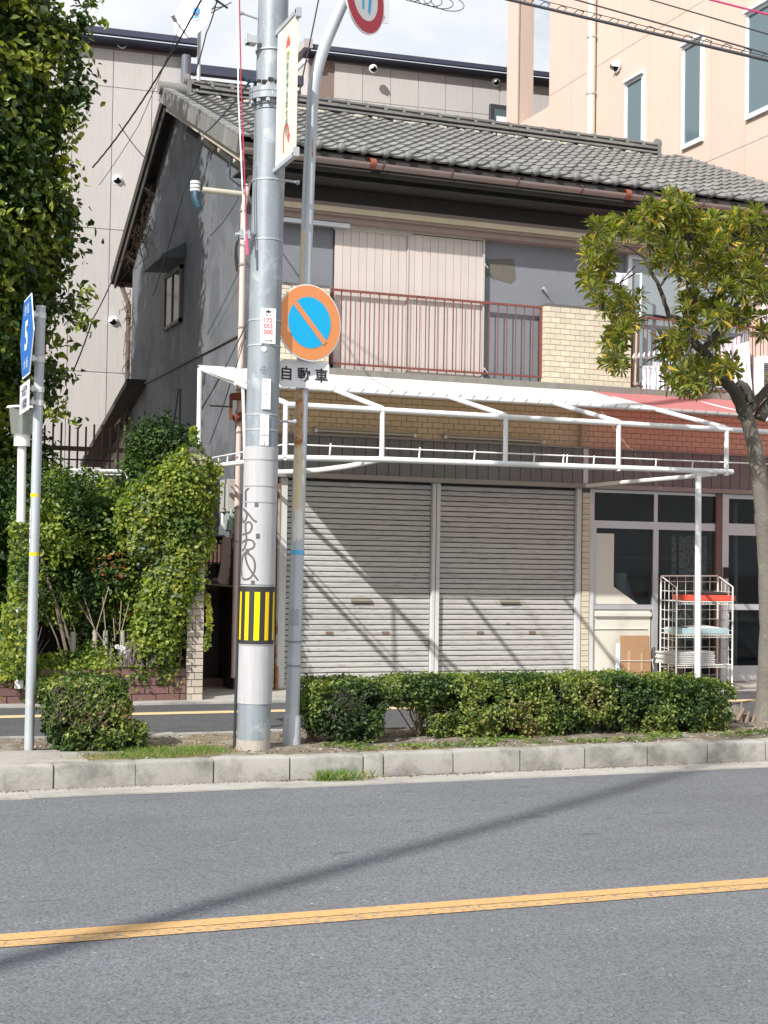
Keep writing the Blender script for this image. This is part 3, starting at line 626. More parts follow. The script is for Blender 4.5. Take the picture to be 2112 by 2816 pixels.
# lean-to at the back
lt = thing('lean_to', 'dark lean-to with a sloping roof behind the house corner', 'lean-to', (4.9,25.5,.1))
part('roof', MB().prism([(4.5,22.6,4.36),(4.5,26.6,3.32),(4.5,26.6,3.42),(4.5,22.6,4.46)], (1.5,0,0)), m_wood, lt)
part('wall', MB().prism([(4.8,23.9,.1),(4.8,26.1,.1),(4.8,26.1,3.40),(4.8,23.9,3.98)], (1.0,0,0)), m_brownd, lt)

# ================================================================== awning
AY = 14.0
aw = thing('shop_awning', 'white pipe awning frame with white and red canvas over the shop front', 'awning', (7.5, 15.5, 2.7))
RAF = .237
def wz(y): return 3.975-(F-y)*RAF
fr = [4.38, 5.41, 6.80, 8.16, 9.54, 10.9, 12.3]
part('front_top_pipe', MB().tube([(4.385,AY,3.24),(13.2,AY,3.235)], .029, 10), m_pipe, aw, True)
part('front_lower_pipe', MB().tube([(4.385,AY,2.71),(5.41,AY,2.735),(8.16,AY,2.755),(9.62,AY,2.765)], .030, 10), m_pipe, aw, True)
for i, x in enumerate(fr):
    xr = 4.25 if i == 0 else x
    y1 = 16.98
    part('rafter', MB().tube([(xr,y1,wz(y1)-.005),(x,AY,3.255)], .026, 8), m_pipe, aw, True)
    if i < 5: part('upright', MB().tube([(x,AY,2.72),(x,AY,3.23)], .026, 10), m_pipe, aw, True)
part('side_lower_pipe', MB().tube([(4.384,16.95,2.785),(4.384,AY,2.715)], .028, 10), m_pipe, aw, True)
part('corner_post', MB().tube([(4.24,16.96,wz(16.96)),(4.25,16.96,.15)], .028, 8), m_pipe, aw, True)
part('side_upright', MB().tube([(4.33,15.40,3.56),(4.37,15.40,2.75)], .018, 8), m_pipe, aw, True)
part('support_post', MB().tube([(9.175,AY,2.72),(9.19,AY,.1)], .034, 12).tube([(9.08,AY,2.725),(9.27,AY,2.73)], .012, 6), m_pipe, aw, True)
part('support_arm', MB().tube([(9.43,16.98,2.735),(9.42,16.2,2.735),(9.40,AY+.5,2.73),(9.40,AY,2.735)], .024, 8), m_pipe, aw, True)
part('curved_arm', MB().tube([(5.0,16.98,2.74),(5.16,16.3,2.72),(5.25,15.5,2.70),(5.33,14.8,2.705),(5.41,AY,2.735)], .028, 8), m_pipe, aw, True)
tr = MB().tube([(4.39,AY,2.845),(13,AY,2.885)], .008, 6).tube([(4.384,16.95,2.885),(4.384,AY,2.845)], .008, 6)
part('thin_rail', tr, m_pipe, aw)
tie = MB().tube([(0,0,0),(.01,0,.115)], .008, 6).mesh('tie', [m_pipe])
for px in (712, 905, 1024, 1153, 1216, 1224, 1282, 1416, 1495): inst('tie', tie, aw, (at(px, 985, Y=AY).x, AY, 2.76))
for y in (16.6, 16.2, 15.7, 14.8): inst('tie', tie, aw, (4.384, y, 2.775-.02))
def canvas(x0, x1, x0b, x1b, yb, mat, nm, lbl):
    b = MB(); nx, ny = 60, 8; V = []
    for j in range(ny+1):
        v = j/ny; y = 17.02+(yb-17.02)*v
        for i in range(nx+1):
            u = i/nx; x = (x0+(x1-x0)*u)*(1-v)+(x0b+(x1b-x0b)*u)*v
            sag = -.018*math.sin(math.pi*v)*(.6+.4*math.sin(x*4.6))+.006*noise.noise(Vector((x*2, y*2, 0)))
            V.append((x, y, wz(y)+.03+sag))
    b.add(V, [(j*(nx+1)+i, j*(nx+1)+i+1, (j+1)*(nx+1)+i+1, (j+1)*(nx+1)+i) for j in range(ny) for i in range(nx)])
    o = part(nm, b, mat, aw, True, label=lbl); return o
wc = canvas(4.22, 9.46, 4.26, 9.50, 15.48, m_canvas, 'canvas', 'white canvas'); rc = canvas(9.48, 13.1, 9.56, 13.1, 15.42, m_redcanvas, 'canvas', 'faded red canvas')
def hem(x0, x1, y, mat, par, nm='rolled_hem'):
    z = wz(y)+.012; link(nm, MB().tube([(x0,y,z),((x0+x1)/2,y,z-.012),(x1,y,z)], .027, 10).mesh(nm, [mat], True), par)
    lm = MB().tube([(.02,0,.028),(-.005,-.026,.012),(-.03,-.024,-.012),(-.05,-.004,-.026)], .005, 5).mesh('lashing', [M('lashing_cord', (.20,.19,.18), .8)])
    n_ = int((x1-x0)/.17)
    for i in range(n_): inst('lashing', lm, par, (x0+.12+i*.17, y, z))
hem(4.26, 9.50, 15.475, m_pipe, wc); hem(9.56, 13.1, 15.415, M('grey_canvas_hem', (.34,.31,.30), .7), rc)

# ================================================================== buildings behind
def siding_wall(parent, p0, u, nrm, widths, zs, th=.03, mat=None, gap=.012):
    """panels as separate pieces: p0 corner, u along the wall, nrm outwards"""
    u, nrm = Vector(u).normalized(), Vector(nrm).normalized(); p0 = Vector(p0); x = 0; cache = {}
    rot = Matrix((( *u, ), ( *(-nrm), ), (0,0,1))).transposed()
    for wd in widths:
        for z0, z1 in zip(zs[:-1], zs[1:]):
            k = (round(wd,3), round(z1-z0,3))
            if k not in cache: cache[k] = MB().box(gap/2, wd-gap/2, 0, th, gap/2, z1-z0-gap/2).mesh('panel', [mat])
            q = p0+u*x; inst('panel', cache[k], parent, (q.x+nrm.x*th, q.y+nrm.y*th, z0), rot)
        x += wd
a5 = R(4.6); U5 = Vector((math.cos(a5), -math.sin(a5), 0)); N5 = Vector((-math.sin(a5), -math.cos(a5), 0))
def hood(par, c, n, r_=.088):
    c = Vector(c); n = Vector(n).normalized(); b = MB(); sd = n.cross(Vector((0,0,1))); V = []; k = 8
    b.tube([c, c+n*.03], r_*1.08, 14)
    for i in range(k+1):
        t = i/k; rr = r_*math.cos(t*1.25)
        for j in range(13):
            a = -.35+(math.pi+.7)*j/12; V.append(c+n*(.03+r_*1.1*math.sin(t*1.25))+sd*math.cos(a)*rr+Vector((0,0,1))*math.sin(a)*rr)
    b.add(V, [(i*13+j, i*13+j+1, (i+1)*13+j+1, (i+1)*13+j) for i in range(k) for j in range(12)])
    o = part('vent_hood', b, m_white, par, True); link('opening', MB().tube([c+n*.031, c+n*.034], r_*.85, 12).mesh('opening', [m_dark]), o)
bb = thing('beige_sided_building', 'pale beige panelled building with a dark blue roof edge behind the tiled house', 'building', (5, 27.5, .1))
Bc = Vector((6.46, 27.0, 0))
def wing(corner, length, top, depth_, zs, nw, name):
    c = Vector(corner); d = -U5 if length < 0 else U5; Lh = abs(length); a = c if length > 0 else c+U5*length
    core = MB().prism([a+U5*.0+Vector((0,0,.1)), a+U5*Lh+Vector((0,0,.1)), a+U5*Lh-N5*depth_+Vector((0,0,.1)), a-N5*depth_+Vector((0,0,.1))], (0,0,top-.3))
    wl = part('wall', core, m_joint, bb); n_ = int(Lh/nw)
    siding_wall(wl, a+U5*(Lh-n_*nw), U5, N5, [nw]*n_, zs, mat=m_beige)
    e0 = a-U5*.12+N5*.30; e1 = a+U5*(Lh+.12)+N5*.30
    part('roof_edge', MB().bar(e0+Vector((0,0,top-.02)), e1+Vector((0,0,top-.02)), .10, .11).bar(e0-N5*.25+Vector((0,0,top-.13)), e1-N5*.25+Vector((0,0,top-.13)), .46, .05), m_bluetrim, bb)
    return wl
wing(Bc, -11, 11.35, 6, [.4, 2.45, 5.1, 7.75, 10.4, 11.1], .72, 'a')
# right end strip of the first wing with its dark downpipe
q = at(400, 150, Y=26.9); part('downpipe', MB().tube([(q.x,26.86,11.1),(q.x,26.86,3)], .09, 10), M('slate_pipe', (.13,.14,.18), .5), bb, True)
cw = at(413, 152, Y=31); cw2 = at(680, 180, Y=31)
part('link_wall', MB().prism([(cw.x-1.5,31.2,.1),(cw2.x-.35,30.9,.1),(cw2.x-.35,33.8,.1),(cw.x-1.5,33.8,.1)], (0,0,cw.z-.25)), M('link_siding', (.22,.17,.16), .8), bb)
part('link_roof_edge', MB().bar((cw.x-1.5,31.0,cw.z-.02),(cw2.x-.35,30.8,cw.z+.02), .2, .2), m_bluetrim, bb)
c2 = at(668, 108, Y=34); w2 = wing((c2.x, 34, 0), 10, c2.z, 7, [.4, 5.0, 7.7, 10.4, 13.05, c2.z-.25], .72, 'b')
side = MB().prism([(c2.x-.02,34.02,.1),(c2.x-.02+math.sin(a5)*6,34.02+6,.1),(c2.x-.02+math.sin(a5)*6,40,c2.z-.2),(c2.x-.02,34.02,c2.z-.2)], (.01,0,0))
part('side_wall', MB().box(c2.x-.04,c2.x,34.0,40,.1,c2.z-.25), m_beige, bb)
part('side_roof_edge', MB().bar((c2.x-.15,33.6,c2.z+.02),(c2.x-.15,40.5,c2.z+.02), .22, .22), M('pale_fascia', (.40,.37,.38), .7), bb)
for px, py in ((262,97),(252,391),(243,695)): p_ = at(px, py, Y=27.16); hood(bb, (p_.x, p_.y-.06, p_.z), N5)
for px, py in ((806,149),(1071,178)): p_ = at(px, py, Y=33.55); hood(bb, p_, N5, .10)
a_, b_ = at(1057,226,Y=33.5), at(1098,266,Y=33.4)
wq = part('window', MB().box(a_.x,b_.x+.5,33.40,33.52,b_.z-.6,a_.z), M('dark_window_frame', (.05,.05,.06), .5), bb)
link('pane', MB().box(a_.x+.1,b_.x+.5,33.385,33.399,b_.z-.6,a_.z-.12).mesh('pane', [m_wglass]), wq); link('curtain', MB().box(a_.x+.15,a_.x+.5,33.37,33.384,b_.z-.6,a_.z-.3).mesh('curtain', [m_cloth]), wq)
# satellite dish and aerial on the roof of the house
ds = thing('satellite_dish', 'white satellite dish on a thin mast above the beige roof', 'satellite dish', tuple(at(431,230,Y=21.2)))
mt = at(431, 60, Y=21.2); part('mast', MB().tube([(mt.x,21.2,8.3),(mt.x,21.2,mt.z+.05)], .028, 8), m_alu, ds, True)
dc = at(424, 42, Y=21.0); n_ = Vector((-.75,-.62,.25)).normalized(); sd = n_.cross(Vector((0,0,1))).normalized(); ud = sd.cross(n_); V = [dc]; 
for i in range(1, 6):
    for j in range(24): a = 2*math.pi*j/24; r_ = .37*i/5; V.append(dc+sd*math.cos(a)*r_*.9+ud*math.sin(a)*r_+n_*(.10*(i/5)**2))
fs = [(0, 1+j, 1+(j+1)%24) for j in range(24)]+[(1+i*24+j, 1+i*24+(j+1)%24, 1+(i+1)*24+(j+1)%24, 1+(i+1)*24+j) for i in range(4) for j in range(24)]
part('dish', MB().add(V, fs), m_white, ds, True); part('feed_arm', MB().tube([dc-ud*.36+n_*.1, dc-ud*.30+n_*.45], .012, 6).tube([dc-ud*.30+n_*.42, dc-ud*.26+n_*.52], .03, 8), m_alu, ds)
part('logo', MB().obox(dc+n_*.045+ud*.12, sd*.05, ud*.05, n_*.002).obox(dc+n_*.047+ud*.0, sd*.09, ud*.012, n_*.002), m_bluet, ds)
ant = MB(); 
for px0, py0, px1, py1, r_ in ((425,-30,492,18,.018),(405,8,470,-8,.008),(440,22,483,14,.008),(452,30,500,5,.008),(470,5,428,60,.006)):
    ant.tube([at(px0,py0,Y=21.3), at(px1,py1,Y=21.3)], r_, 5)
solo('tv_aerial', ant, m_dark, 'thin television aerial at the top edge above the satellite dish', 'aerial', kind=None)

pb = thing('salmon_building', 'tall salmon coloured panelled building with narrow windows behind the right of the roof', 'building', (18, 24, .1))
PX = 14.5
pw = part('wall', MB().box(PX+.03, 26, 14.6, 27.95, .1, 22), m_joint, pb)
siding_wall(pw, (PX+.03, 27.95, 0), (0,-1,0), (-1,0,0), [1.02]*13, [.3, 3.0, 5.9, 8.8, 11.72, 14.6, 17.5, 20.4, 22], mat=m_pinkw, gap=.010)
# windows set proud of the wall
def pwin(y0, y1, z0, z1):
    f = part('window', MB().box(PX-.05,PX-.001,y0,y1,z1-.07,z1).box(PX-.06,PX-.001,y0,y1,z0,z0+.08).box(PX-.05,PX-.001,y0,y0+.07,z0+.08,z1-.07).box(PX-.05,PX-.001,y1-.07,y1,z0+.08,z1-.07), m_wframe, pb)
    link('pane', MB().box(PX-.02,PX-.008,y0+.07,y1-.07,z0+.08,z1-.07).mesh('pane', [m_wglass]), f)
    link('shade_box', MB().box(PX-.11,PX-.051,y0-.01,y1+.01,z1-.02,z1+.03).mesh('shade_box', [m_wframe]), f)
pwin(24.02, 24.70, 9.2, 11.02); pwin(22.04, 22.70, 9.20, 11.08); pwin(18.6, 20.75, 9.2, 11.02)
part('drainpipe', MB().tube([(PX-.10,24.0+1.93,16),(PX-.10,25.93,7.5)], .085, 12), M('cream_drainpipe', (.60,.55,.47), .5), pb, True)
for z in (12.3, 11.15, 10.0): part('pipe_clamp', MB().tube([(PX-.10,25.93,z),(PX-.10,25.93,z+.04)], .10, 12), m_alu, pb)
p_ = at(1696*1012/1659/1.273*0+1334, 144, X=PX-.02); hood(pb, (PX-.02, p_.y, p_.z), (-1,0,0), .115)
ya, yb = at(1096,100,X=PX).y, at(1119,100,X=PX).y; xc = at(1153,100,Y=yb).x
col = part('corner_column', MB().box(PX, xc, yb, ya, 5, 22), m_pinkw, pb)
z1 = at(1187,228,X=PX).z; z0 = at(1187,275,X=PX).z
part('tie_beam', MB().box(PX+.01, PX+.25, 27.96, yb-.01, z0, z1), m_pinkw, pb)
part('column_joint', MB().box(PX+.03, PX+.05, yb-.004, yb+.001, 5, 22), m_joint, pb)

# ================================================================== utility poles
def pcx_(z): return 3.384+.0085*z          # the pole leans a little
def utility_pole(loc, label, full=True):
    t = thing('utility_pole', label, 'utility pole', loc, 'steel utility poles beside the road'); x, y, z = loc
    e = x-pcx_(.15)
    part('shaft', MB().tube([(pcx_(k)+e,y,k) for k in (.05,2.1,5.35)], [.134,.133,.131], 32), m_polec, t, True)
    part('upper_shaft', MB().tube([(pcx_(k)+e,y,k) for k in (5.36,9,12.2)], [.127,.115,.10] if z < .16 and x > 0 else [.10,.085,.075], 32), m_polec, t, True)
    return t
PX0, PY0 = 3.43, 11.53
up = utility_pole((pcx_(.15), PY0, .15), 'thick grey steel utility pole with a black and yellow striped band by the parking sign')
def zat(y, x=580): return at(x, y, Y=PY0-.12).z
fl = MB(); zf = zat(205)
fl.tube([(PX0,PY0,zf-.025),(PX0,PY0,zf+.025)], .178, 32); fl.tube([(PX0,PY0,zf+.03),(PX0,PY0,zf+.07)], .178, 32); fl.tube([(PX0,PY0,zf-.06),(PX0,PY0,zf-.02)], .14, 28)
part('flange', fl, m_polec, up, True)
bm = MB().tube([(0,0,-.055),(0,0,.09)], .010, 6).tube([(0,0,-.055),(0,0,-.030)], .018, 6).tube([(0,0,.072),(0,0,.092)], .018, 6).mesh('bolt', [m_steel])
for k in range(12): a = 2*math.pi*k/12+.1; inst('bolt', bm, up, (PX0+.158*math.cos(a), PY0+.158*math.sin(a), zf))
def ring(y, r_=.1365, h=.012, mat=None, nm='band'):
    z = zat(y); return part(nm, MB().tube([(pcx_(z),PY0,z-h/2),(pcx_(z),PY0,z+h/2)], r_, 28), mat or m_steel, up, True)
for yy in (102, 185, 385, 515, 690, 745, 895, 928): ring(yy)
part('weld_band', MB().tube([(PX0,PY0,zat(175)-.02),(PX0,PY0,zat(175)+.02)], .126, 28), M('weld', (.2,.2,.2), .6), up, True)
zl = MB()
for k in range(16): a = k*.4; zl.obox((PX0+.128*math.cos(a),PY0+.128*math.sin(a),zat(173)+random.uniform(-.02,.02)), (.02,0,0), (0,.012,0), (0,0,.012))
part('wire_lashing', zl, m_cable, up)
def sheetband(y0, y1, r_, mat, nm): return part(nm, MB().tube([(pcx_(zat(y1)),PY0,zat(y1)),(pcx_(zat(y0)),PY0,zat(y0))], r_, 32), mat, up, True)
sheetband(965, 1263, .1395, m_wrap, 'white_sheet'); sheetband(1268, 1392, .1415, m_wrapb, 'warning_sheet'); sheetband(1395, 1521, .1395, m_wrap, 'lower_white_sheet')
for yy in (993, 1050, 1085, 1266, 1393): ring(yy, .1430, .009, M('tie_wire', (.32,.32,.33), .5))
za, zb = zat(1383)+.0, zat(1279)
def curved_patch(cx, wd, z0, z1, r_, mats, parent, nm):
    b = MB(); n_ = 8; V = []
    a0 = cx-wd/2/r_
    for i in range(n_+1):
        a = a0+wd/r_*i/n_
        for z in (z0, z1): V.append((pcx_(z)+math.sin(a)*r_, PY0-math.cos(a)*r_, z))
    b.add(V, [(2*i, 2*i+2, 2*i+3, 2*i+1) for i in range(n_)]); return part(nm, b, mats, parent, True)
va = math.atan2(PX0, PY0)     # angle of the side that faces the road viewer
for k in range(-4, 7): curved_patch(-va+k*.60, .036 if k != 0 else .043, za, zb, .1428, m_yband2 if k == 0 else m_yband, up, 'stripe')
def pang(px, py, r_): q = at(px, py, Y=PY0-.08); return math.asin(max(-.97, min(.97, (q.x-pcx_(q.z)*(PY0-.08)/PY0)*math.cos(va)/r_)))-va
# sprayed scribble on the white sheet: thin dark paint strokes following the curve
def stroke(pts, wd=.0085):
    b = MB(); V = []; q = []
    for i in range(len(pts)-1):
        p0, p1, p2, p3 = [Vector((*pts[max(0,min(len(pts)-1,i+k))],0)) for k in (-1,0,1,2)]
        for s_ in range(6):
            t_ = s_/6; q.append(.5*((2*p1)+(-p0+p2)*t_+(2*p0-5*p1+4*p2-p3)*t_*t_+(-p0+3*p1-3*p2+p3)*t_**3))
    q.append(Vector((*pts[-1],0)))
    for i, p in enumerate(q):
        d = (q[min(i+1,len(q)-1)]-q[max(i-1,0)]); d = Vector((-d.y, d.x, 0)).normalized()*wd/2
        for e in (p+d, p-d):
            r_ = .1402; z = zat(e.y); a = pang(e.x, e.y, r_)
            V.append((pcx_(z)+math.sin(a)*r_, PY0-math.cos(a)*r_, z))
    b.add(V, [(2*i, 2*i+2, 2*i+3, 2*i+1) for i in range(len(q)-1)]); return b
zs_ = lambda pts: [((560+a*300/1659)/KS, (1280+b*300/1659)/KS) for a, b in pts]
gp_ = M('sprayed_grey_paint', (.10,.09,.09), .6)
for pts in ([(690,350),(640,400),(640,480),(640,640)], [(590,660),(660,720),(760,840),(810,860)], [(600,660),(655,740),(640,830),(590,870),(585,800)], [(585,1060),(700,1020),(735,930),(700,870),(640,890),(640,1000),(650,1140),(620,1260),(580,1310)],
            [(580,1190),(640,1140),(730,1145),(775,1200),(750,1260),(690,1285)], [(640,1320),(590,1400),(570,1600),(600,1730),(700,1720),(770,1620),(780,1500),(740,1400),(650,1340),(640,1430),(700,1580),(830,1750)]):
    part('scribble', stroke(zs_(pts), 4.2), gp_, up)
for a, b in ((790,600),(810,1080),(735,1790),(650,1310)): part('dark_square', stroke(zs_([(a-15,b),(a+45,b)]), 11), gp_, up)
# number plates
def plate_pole(cx_px, y0, y1, wpx, mat, nm, par=up):
    a = pang(cx_px, (y0+y1)/2, .14); zm = (zat(y0)+zat(y1))/2
    c = Vector((pcx_(zm)+math.sin(a)*.142, PY0-math.cos(a)*.142, zm)); n = Vector((math.sin(a), -math.cos(a), 0)); sd = Vector((math.cos(a), math.sin(a), 0)); h = zat(y0)-zat(y1)
    wd = wpx*.00368/max(.5, math.cos(a+va))
    o = part(nm, MB().obox(c, sd*wd/2, n*.0015, Vector((0,0,h/2))), mat, par); return o, c+n*.0025, sd, h, wd
o, c, sd, h, wd = plate_pole(579, 667, 743, 33, m_white, 'number_plate')
Z = Vector((0,0,1))
for k, s_ in enumerate(('172','055','000')): text(s_, .036, c+Z*(h*(.16-.165*k)), sd, Z, m_redt, o, bold=.01, stretch=1.0)
text('照  明', .016, c+Z*h*.30, sd, Z, m_black, o); text('八尾市', .016, c-Z*h*.42, sd, Z, m_black, o, bold=.02, stretch=1.6)
link('emblem', MB().obox(c+Z*h*.41, sd*.018, Vector((0,.001,0)), Z*.004).obox(c+Z*h*.41, sd*.004, Vector((0,.0012,0)), Z*.016).obox(c+Z*h*.40+sd*.014, sd*.005, Vector((0,.0012,0)), Z*.008).obox(c+Z*h*.40-sd*.014, sd*.005, Vector((0,.0012,0)), Z*.008).mesh('emblem', [m_black]), o)
o, c, sd, h, wd = plate_pole(575, 819, 885, 19, m_white, 'white_plate'); text('ヤオ', .013, c+Z*h*.40, sd, Z, m_black, o); text('4', .012, c-Z*h*.40, sd, Z, m_black, o); text('25', .014, c, sd, Z, m_black, o)
o, c, sd, h, wd = plate_pole(571, 897, 963, 19, m_white, 'white_plate'); text('222', .010, c+Z*h*.16, Z*-1, sd, m_black, o); text('4', .012, c-Z*h*.13, sd, Z, m_black, o); link('seam', MB().obox(c-Z*h*.17, sd*.035, Vector((0,.001,0)), Z*.0015).obox(c-Z*h*.43, sd*.002, Vector((0,.001,0)), Z*.016).mesh('seam', [m_black]), o)
for cy, r_, mt_ in ((755,.021,m_white),(799,.030,M('stencil_grey',(.22,.25,.27),.6))):
    q = Vector((pcx_(zat(cy))+math.sin(-va-.0)*.1345, PY0-math.cos(va)*.1345, zat(cy))); b = MB(); n = Vector((math.sin(-va),-math.cos(va),0)); sd = Vector((math.cos(va),-math.sin(va),0))
    q = q+sd*.0; V = [q+n*.003+sd*math.cos(a)*r_+Z*math.sin(a)*r_ for a in np.linspace(0,2*math.pi,20,False)]
    if cy == 799: b.add(V+[q+n*.003+sd*math.cos(a)*(r_-.004)+Z*math.sin(a)*(r_-.004) for a in np.linspace(0,2*math.pi,20,False)], [(i,(i+1)%20,20+(i+1)%20,20+i) for i in range(20)]).obox(q+n*.003, sd*r_, n*.0005, Z*.002).obox(q+n*.003, sd*.002, n*.0006, Z*r_)
    else: b.add(V, [tuple(range(20))])
    part('round_stamp', b, mt_, up)
# step bolts and clamps
def stub(x0, y0, x1, y1, r_=.011):
    a, b_ = at(x0,y0,Y=PY0), at(x1,y1,Y=PY0); part('step_bolt', MB().tube([a,b_], r_, 8).tube([b_, b_+(b_-a).normalized()*.02], r_*1.8, 8), m_steel, up)
stub(556,40,524,29); stub(610,389,641,394); stub(602,910,634,911)
cl = at(545,88,Y=PY0-.05); part('clamp', MB().box(cl.x-.05,cl.x+.03,cl.y-.05,cl.y+.05,cl.z-.03,cl.z+.03).tube([(cl.x-.04,cl.y,cl.z-.03),(cl.x-.04,cl.y,cl.z+.045)], .02, 8), m_steel, up)
a, b_ = at(551,176,Y=PY0), at(519,158,Y=PY0); part('hook_arm', MB().tube([b_,(a+b_)/2-Z*.03,a], .014, 8), m_bluec, up, True)
part('side_conduit', MB().tube([(pcx_(.2)-.146,PY0+.045,.15),(pcx_(2.3)-.143,PY0+.045,zat(1066,540))], .012, 8), m_cable, up, True)
cj = at(524,508,Y=PY0-.06); part('ground_clamp', MB().tube([(cj.x-.06,cj.y,cj.z),(cj.x+.10,cj.y,cj.z+.02)], .014, 8).box(cj.x-.02,cj.x+.06,cj.y-.03,cj.y+.03,cj.z-.03,cj.z+.04), m_steel, up)
part('base_mortar', MB().tube([(pcx_(.15),PY0,.10),(pcx_(.2),PY0,.25)], [.146,.136], 20), M('base_mortar', (.34,.31,.27), .9, .3, 9, .4), up, True)
# far pole standing on the camera's own pavement, its shadow lies across the road
up2 = utility_pole((-8.6, -.28, .15), 'tall steel utility pole on the near pavement across the road')
e2 = -8.6-pcx_(.15)
part('top_shaft', MB().tube([(pcx_(12)+e2,-.28,12.1),(pcx_(16)+e2,-.28,16.2)], [.072,.065], 24), m_polec, up2)

# banner on the pole
bn = thing('pole_banner', 'narrow cream hospital banner sign fixed to the steel utility pole', 'banner', (3.44, 11.15, 4.8))
BY0, BY1 = 10.88, 11.36; zt_, zb_ = 5.945, 4.86
part('board', MB().prism([(3.43,BY0,zb_+.01),(3.43,BY1,zb_),(3.43,BY1,zt_),(3.43,BY0,zt_-.0)], (.02,0,0)), M('banner_cream', (.78,.70,.52), .5, .02), bn)
part('white_margin', MB().box(3.4285,3.4295,BY1-.10,BY1-.002,zb_,zt_).box(3.4285,3.4295,BY0+.002,BY0+.05,zb_+.01,zt_), m_white, bn)
part('holder', MB().bar((3.44,BY0-.02,zt_+.02),(3.44,PY0-.1,zt_+.02),.04,.035), m_steel, bn); part('lower_holder', MB().bar((3.44,BY0-.02,zb_-.02),(3.44,PY0-.1,zb_-.02),.04,.035), m_steel, bn); part('corner_cap', MB().box(3.42,3.46,BY0-.05,BY0-.0,zt_-.03,zt_+.04), m_steel, bn); part('corner_cap', MB().box(3.42,3.46,BY0-.05,BY0-.0,zb_-.04,zb_+.03), m_steel, bn)
ym = (BY0+BY1)/2-.045; Yn = Vector((0,-1,0))
text('八尾徳洲会総合病院', .66, (3.426, ym, (zt_+zb_)/2-.035), Yn, Z, m_teal, bn, name='lettering', bold=.012, vertical=True, gap=1.0, stretch=.9)
text('救急・外来・駐車場この先', .52, (3.426, ym+.11, (zt_+zb_)/2-.08), Yn, Z, M('grey_print', (.35,.36,.36), .6), bn, name='small_lettering', vertical=True, gap=1.0, stretch=.8)
zc = zt_-.20; em = MB()
for k in range(7):
    a = R(20+k*23.5); em.prism([(3.4275, ym-math.cos(a)*.012-.0, zc+math.sin(a)*.012), (3.4275, ym-math.cos(a-.2)*.045, zc+math.sin(a-.2)*.05), (3.4275, ym-math.cos(a)*.085*.8, zc+math.sin(a)*.115), (3.4275, ym-math.cos(a+.2)*.045, zc+math.sin(a+.2)*.05)], (.001,0,0))
part('flower_emblem', em, m_redt, bn)
em = MB()
for k, a in enumerate((R(225), R(262), R(290), R(325))): em.prism([(3.4275, ym-math.cos(a-.3)*.02, zc-.02+math.sin(a-.3)*.02), (3.4275, ym-math.cos(a)*.07, zc-.02+math.sin(a)*.10), (3.4275, ym-math.cos(a+.3)*.03, zc-.02+math.sin(a+.3)*.02)], (.001,0,0))
part('leaf_emblem', em, M('emblem_green', (.20,.30,.04), .5), bn)
ar = MB(); za_ = zb_+.16; R_ = .055
pts = [(ym+.075, za_-.10)]+[(ym+.01+math.cos(t_)*.062, za_+.045+math.sin(t_)*.062) for t_ in np.linspace(0, math.pi, 9)]+[(ym-.052, za_+.01)]
for i in range(len(pts)-1): ar.bar((3.427,)+pts[i], (3.427,)+pts[i+1], .001, .026, up=(0, -(pts[i+1][1]-pts[i][1]), pts[i+1][0]-pts[i][0]))
ar.prism([(3.4265,ym-.095,za_+.015),(3.4265,ym-.012,za_+.015),(3.4265,ym-.055,za_-.055)], (.001,0,0)); part('turn_arrow', ar, m_redt, bn)

# ================================================================== curved sign pole with its signs
sp = thing('road_sign_pole', 'grey curved sign pole with an orange and blue round sign', 'road sign', (3.77, 11.7, .15))
_s0, _s1 = at(629,1622,Y=11.7), at(663,500,Y=11.7)
def spx(z): return _s0.x+(_s1.x-_s0.x)*(z-_s0.z)/(_s1.z-_s0.z)
SY = 11.70; ctr = [tuple(at(a,b,Y=SY)) for a,b in ((629,1622),(646,1061),(663,500),(671,300),(677,200),(686,148),(703,95),(724,45),(742,5),(775,-60))]
q = [Vector(p) for p in ctr]; fine = []
for i in range(len(q)-1):
    p0, p1, p2, p3 = q[max(0,i-1)], q[i], q[i+1], q[min(len(q)-1,i+2)]
    for s_ in range(5): t_ = s_/5; fine.append(.5*((2*p1)+(-p0+p2)*t_+(2*p0-5*p1+4*p2-p3)*t_*t_+(-p0+3*p1-3*p2+p3)*t_**3))
fine.append(q[-1])
part('pole', MB().tube(fine, [.0590-.0018*min(p.z,5) for p in fine], 20), M('sign_pole_steel', (.46,.50,.54), .45, .08, 4, .06, 30, metal=.3, blotch=(.55,.57,.58), bs=3.2, bcover=.6), sp, True)
part('sleeve', MB().tube([(spx(.12),SY,.12),(spx(.4),SY,.40),(spx(.4),SY,.42)], [.078,.072,.060], 20), m_steel, sp, True)
def spz(y): return at(640, y, Y=11.75).z
for yy in (1385, 1437): z = spz(yy); part('strap', MB().tube([(spx(z),SY,z-.008),(spx(z),SY,z+.008)], .0605, 20), m_rust if yy < 1300 else M('strap_grey', (.25,.25,.25), .6), sp, True)
z = spz(1193); part('blue_tape', MB().tube([(spx(z),SY,z-.017),(spx(z),SY,z+.017)], .0600, 20), M('blue_tape', (.10,.45,.75), .5, .2, 30), sp, True)
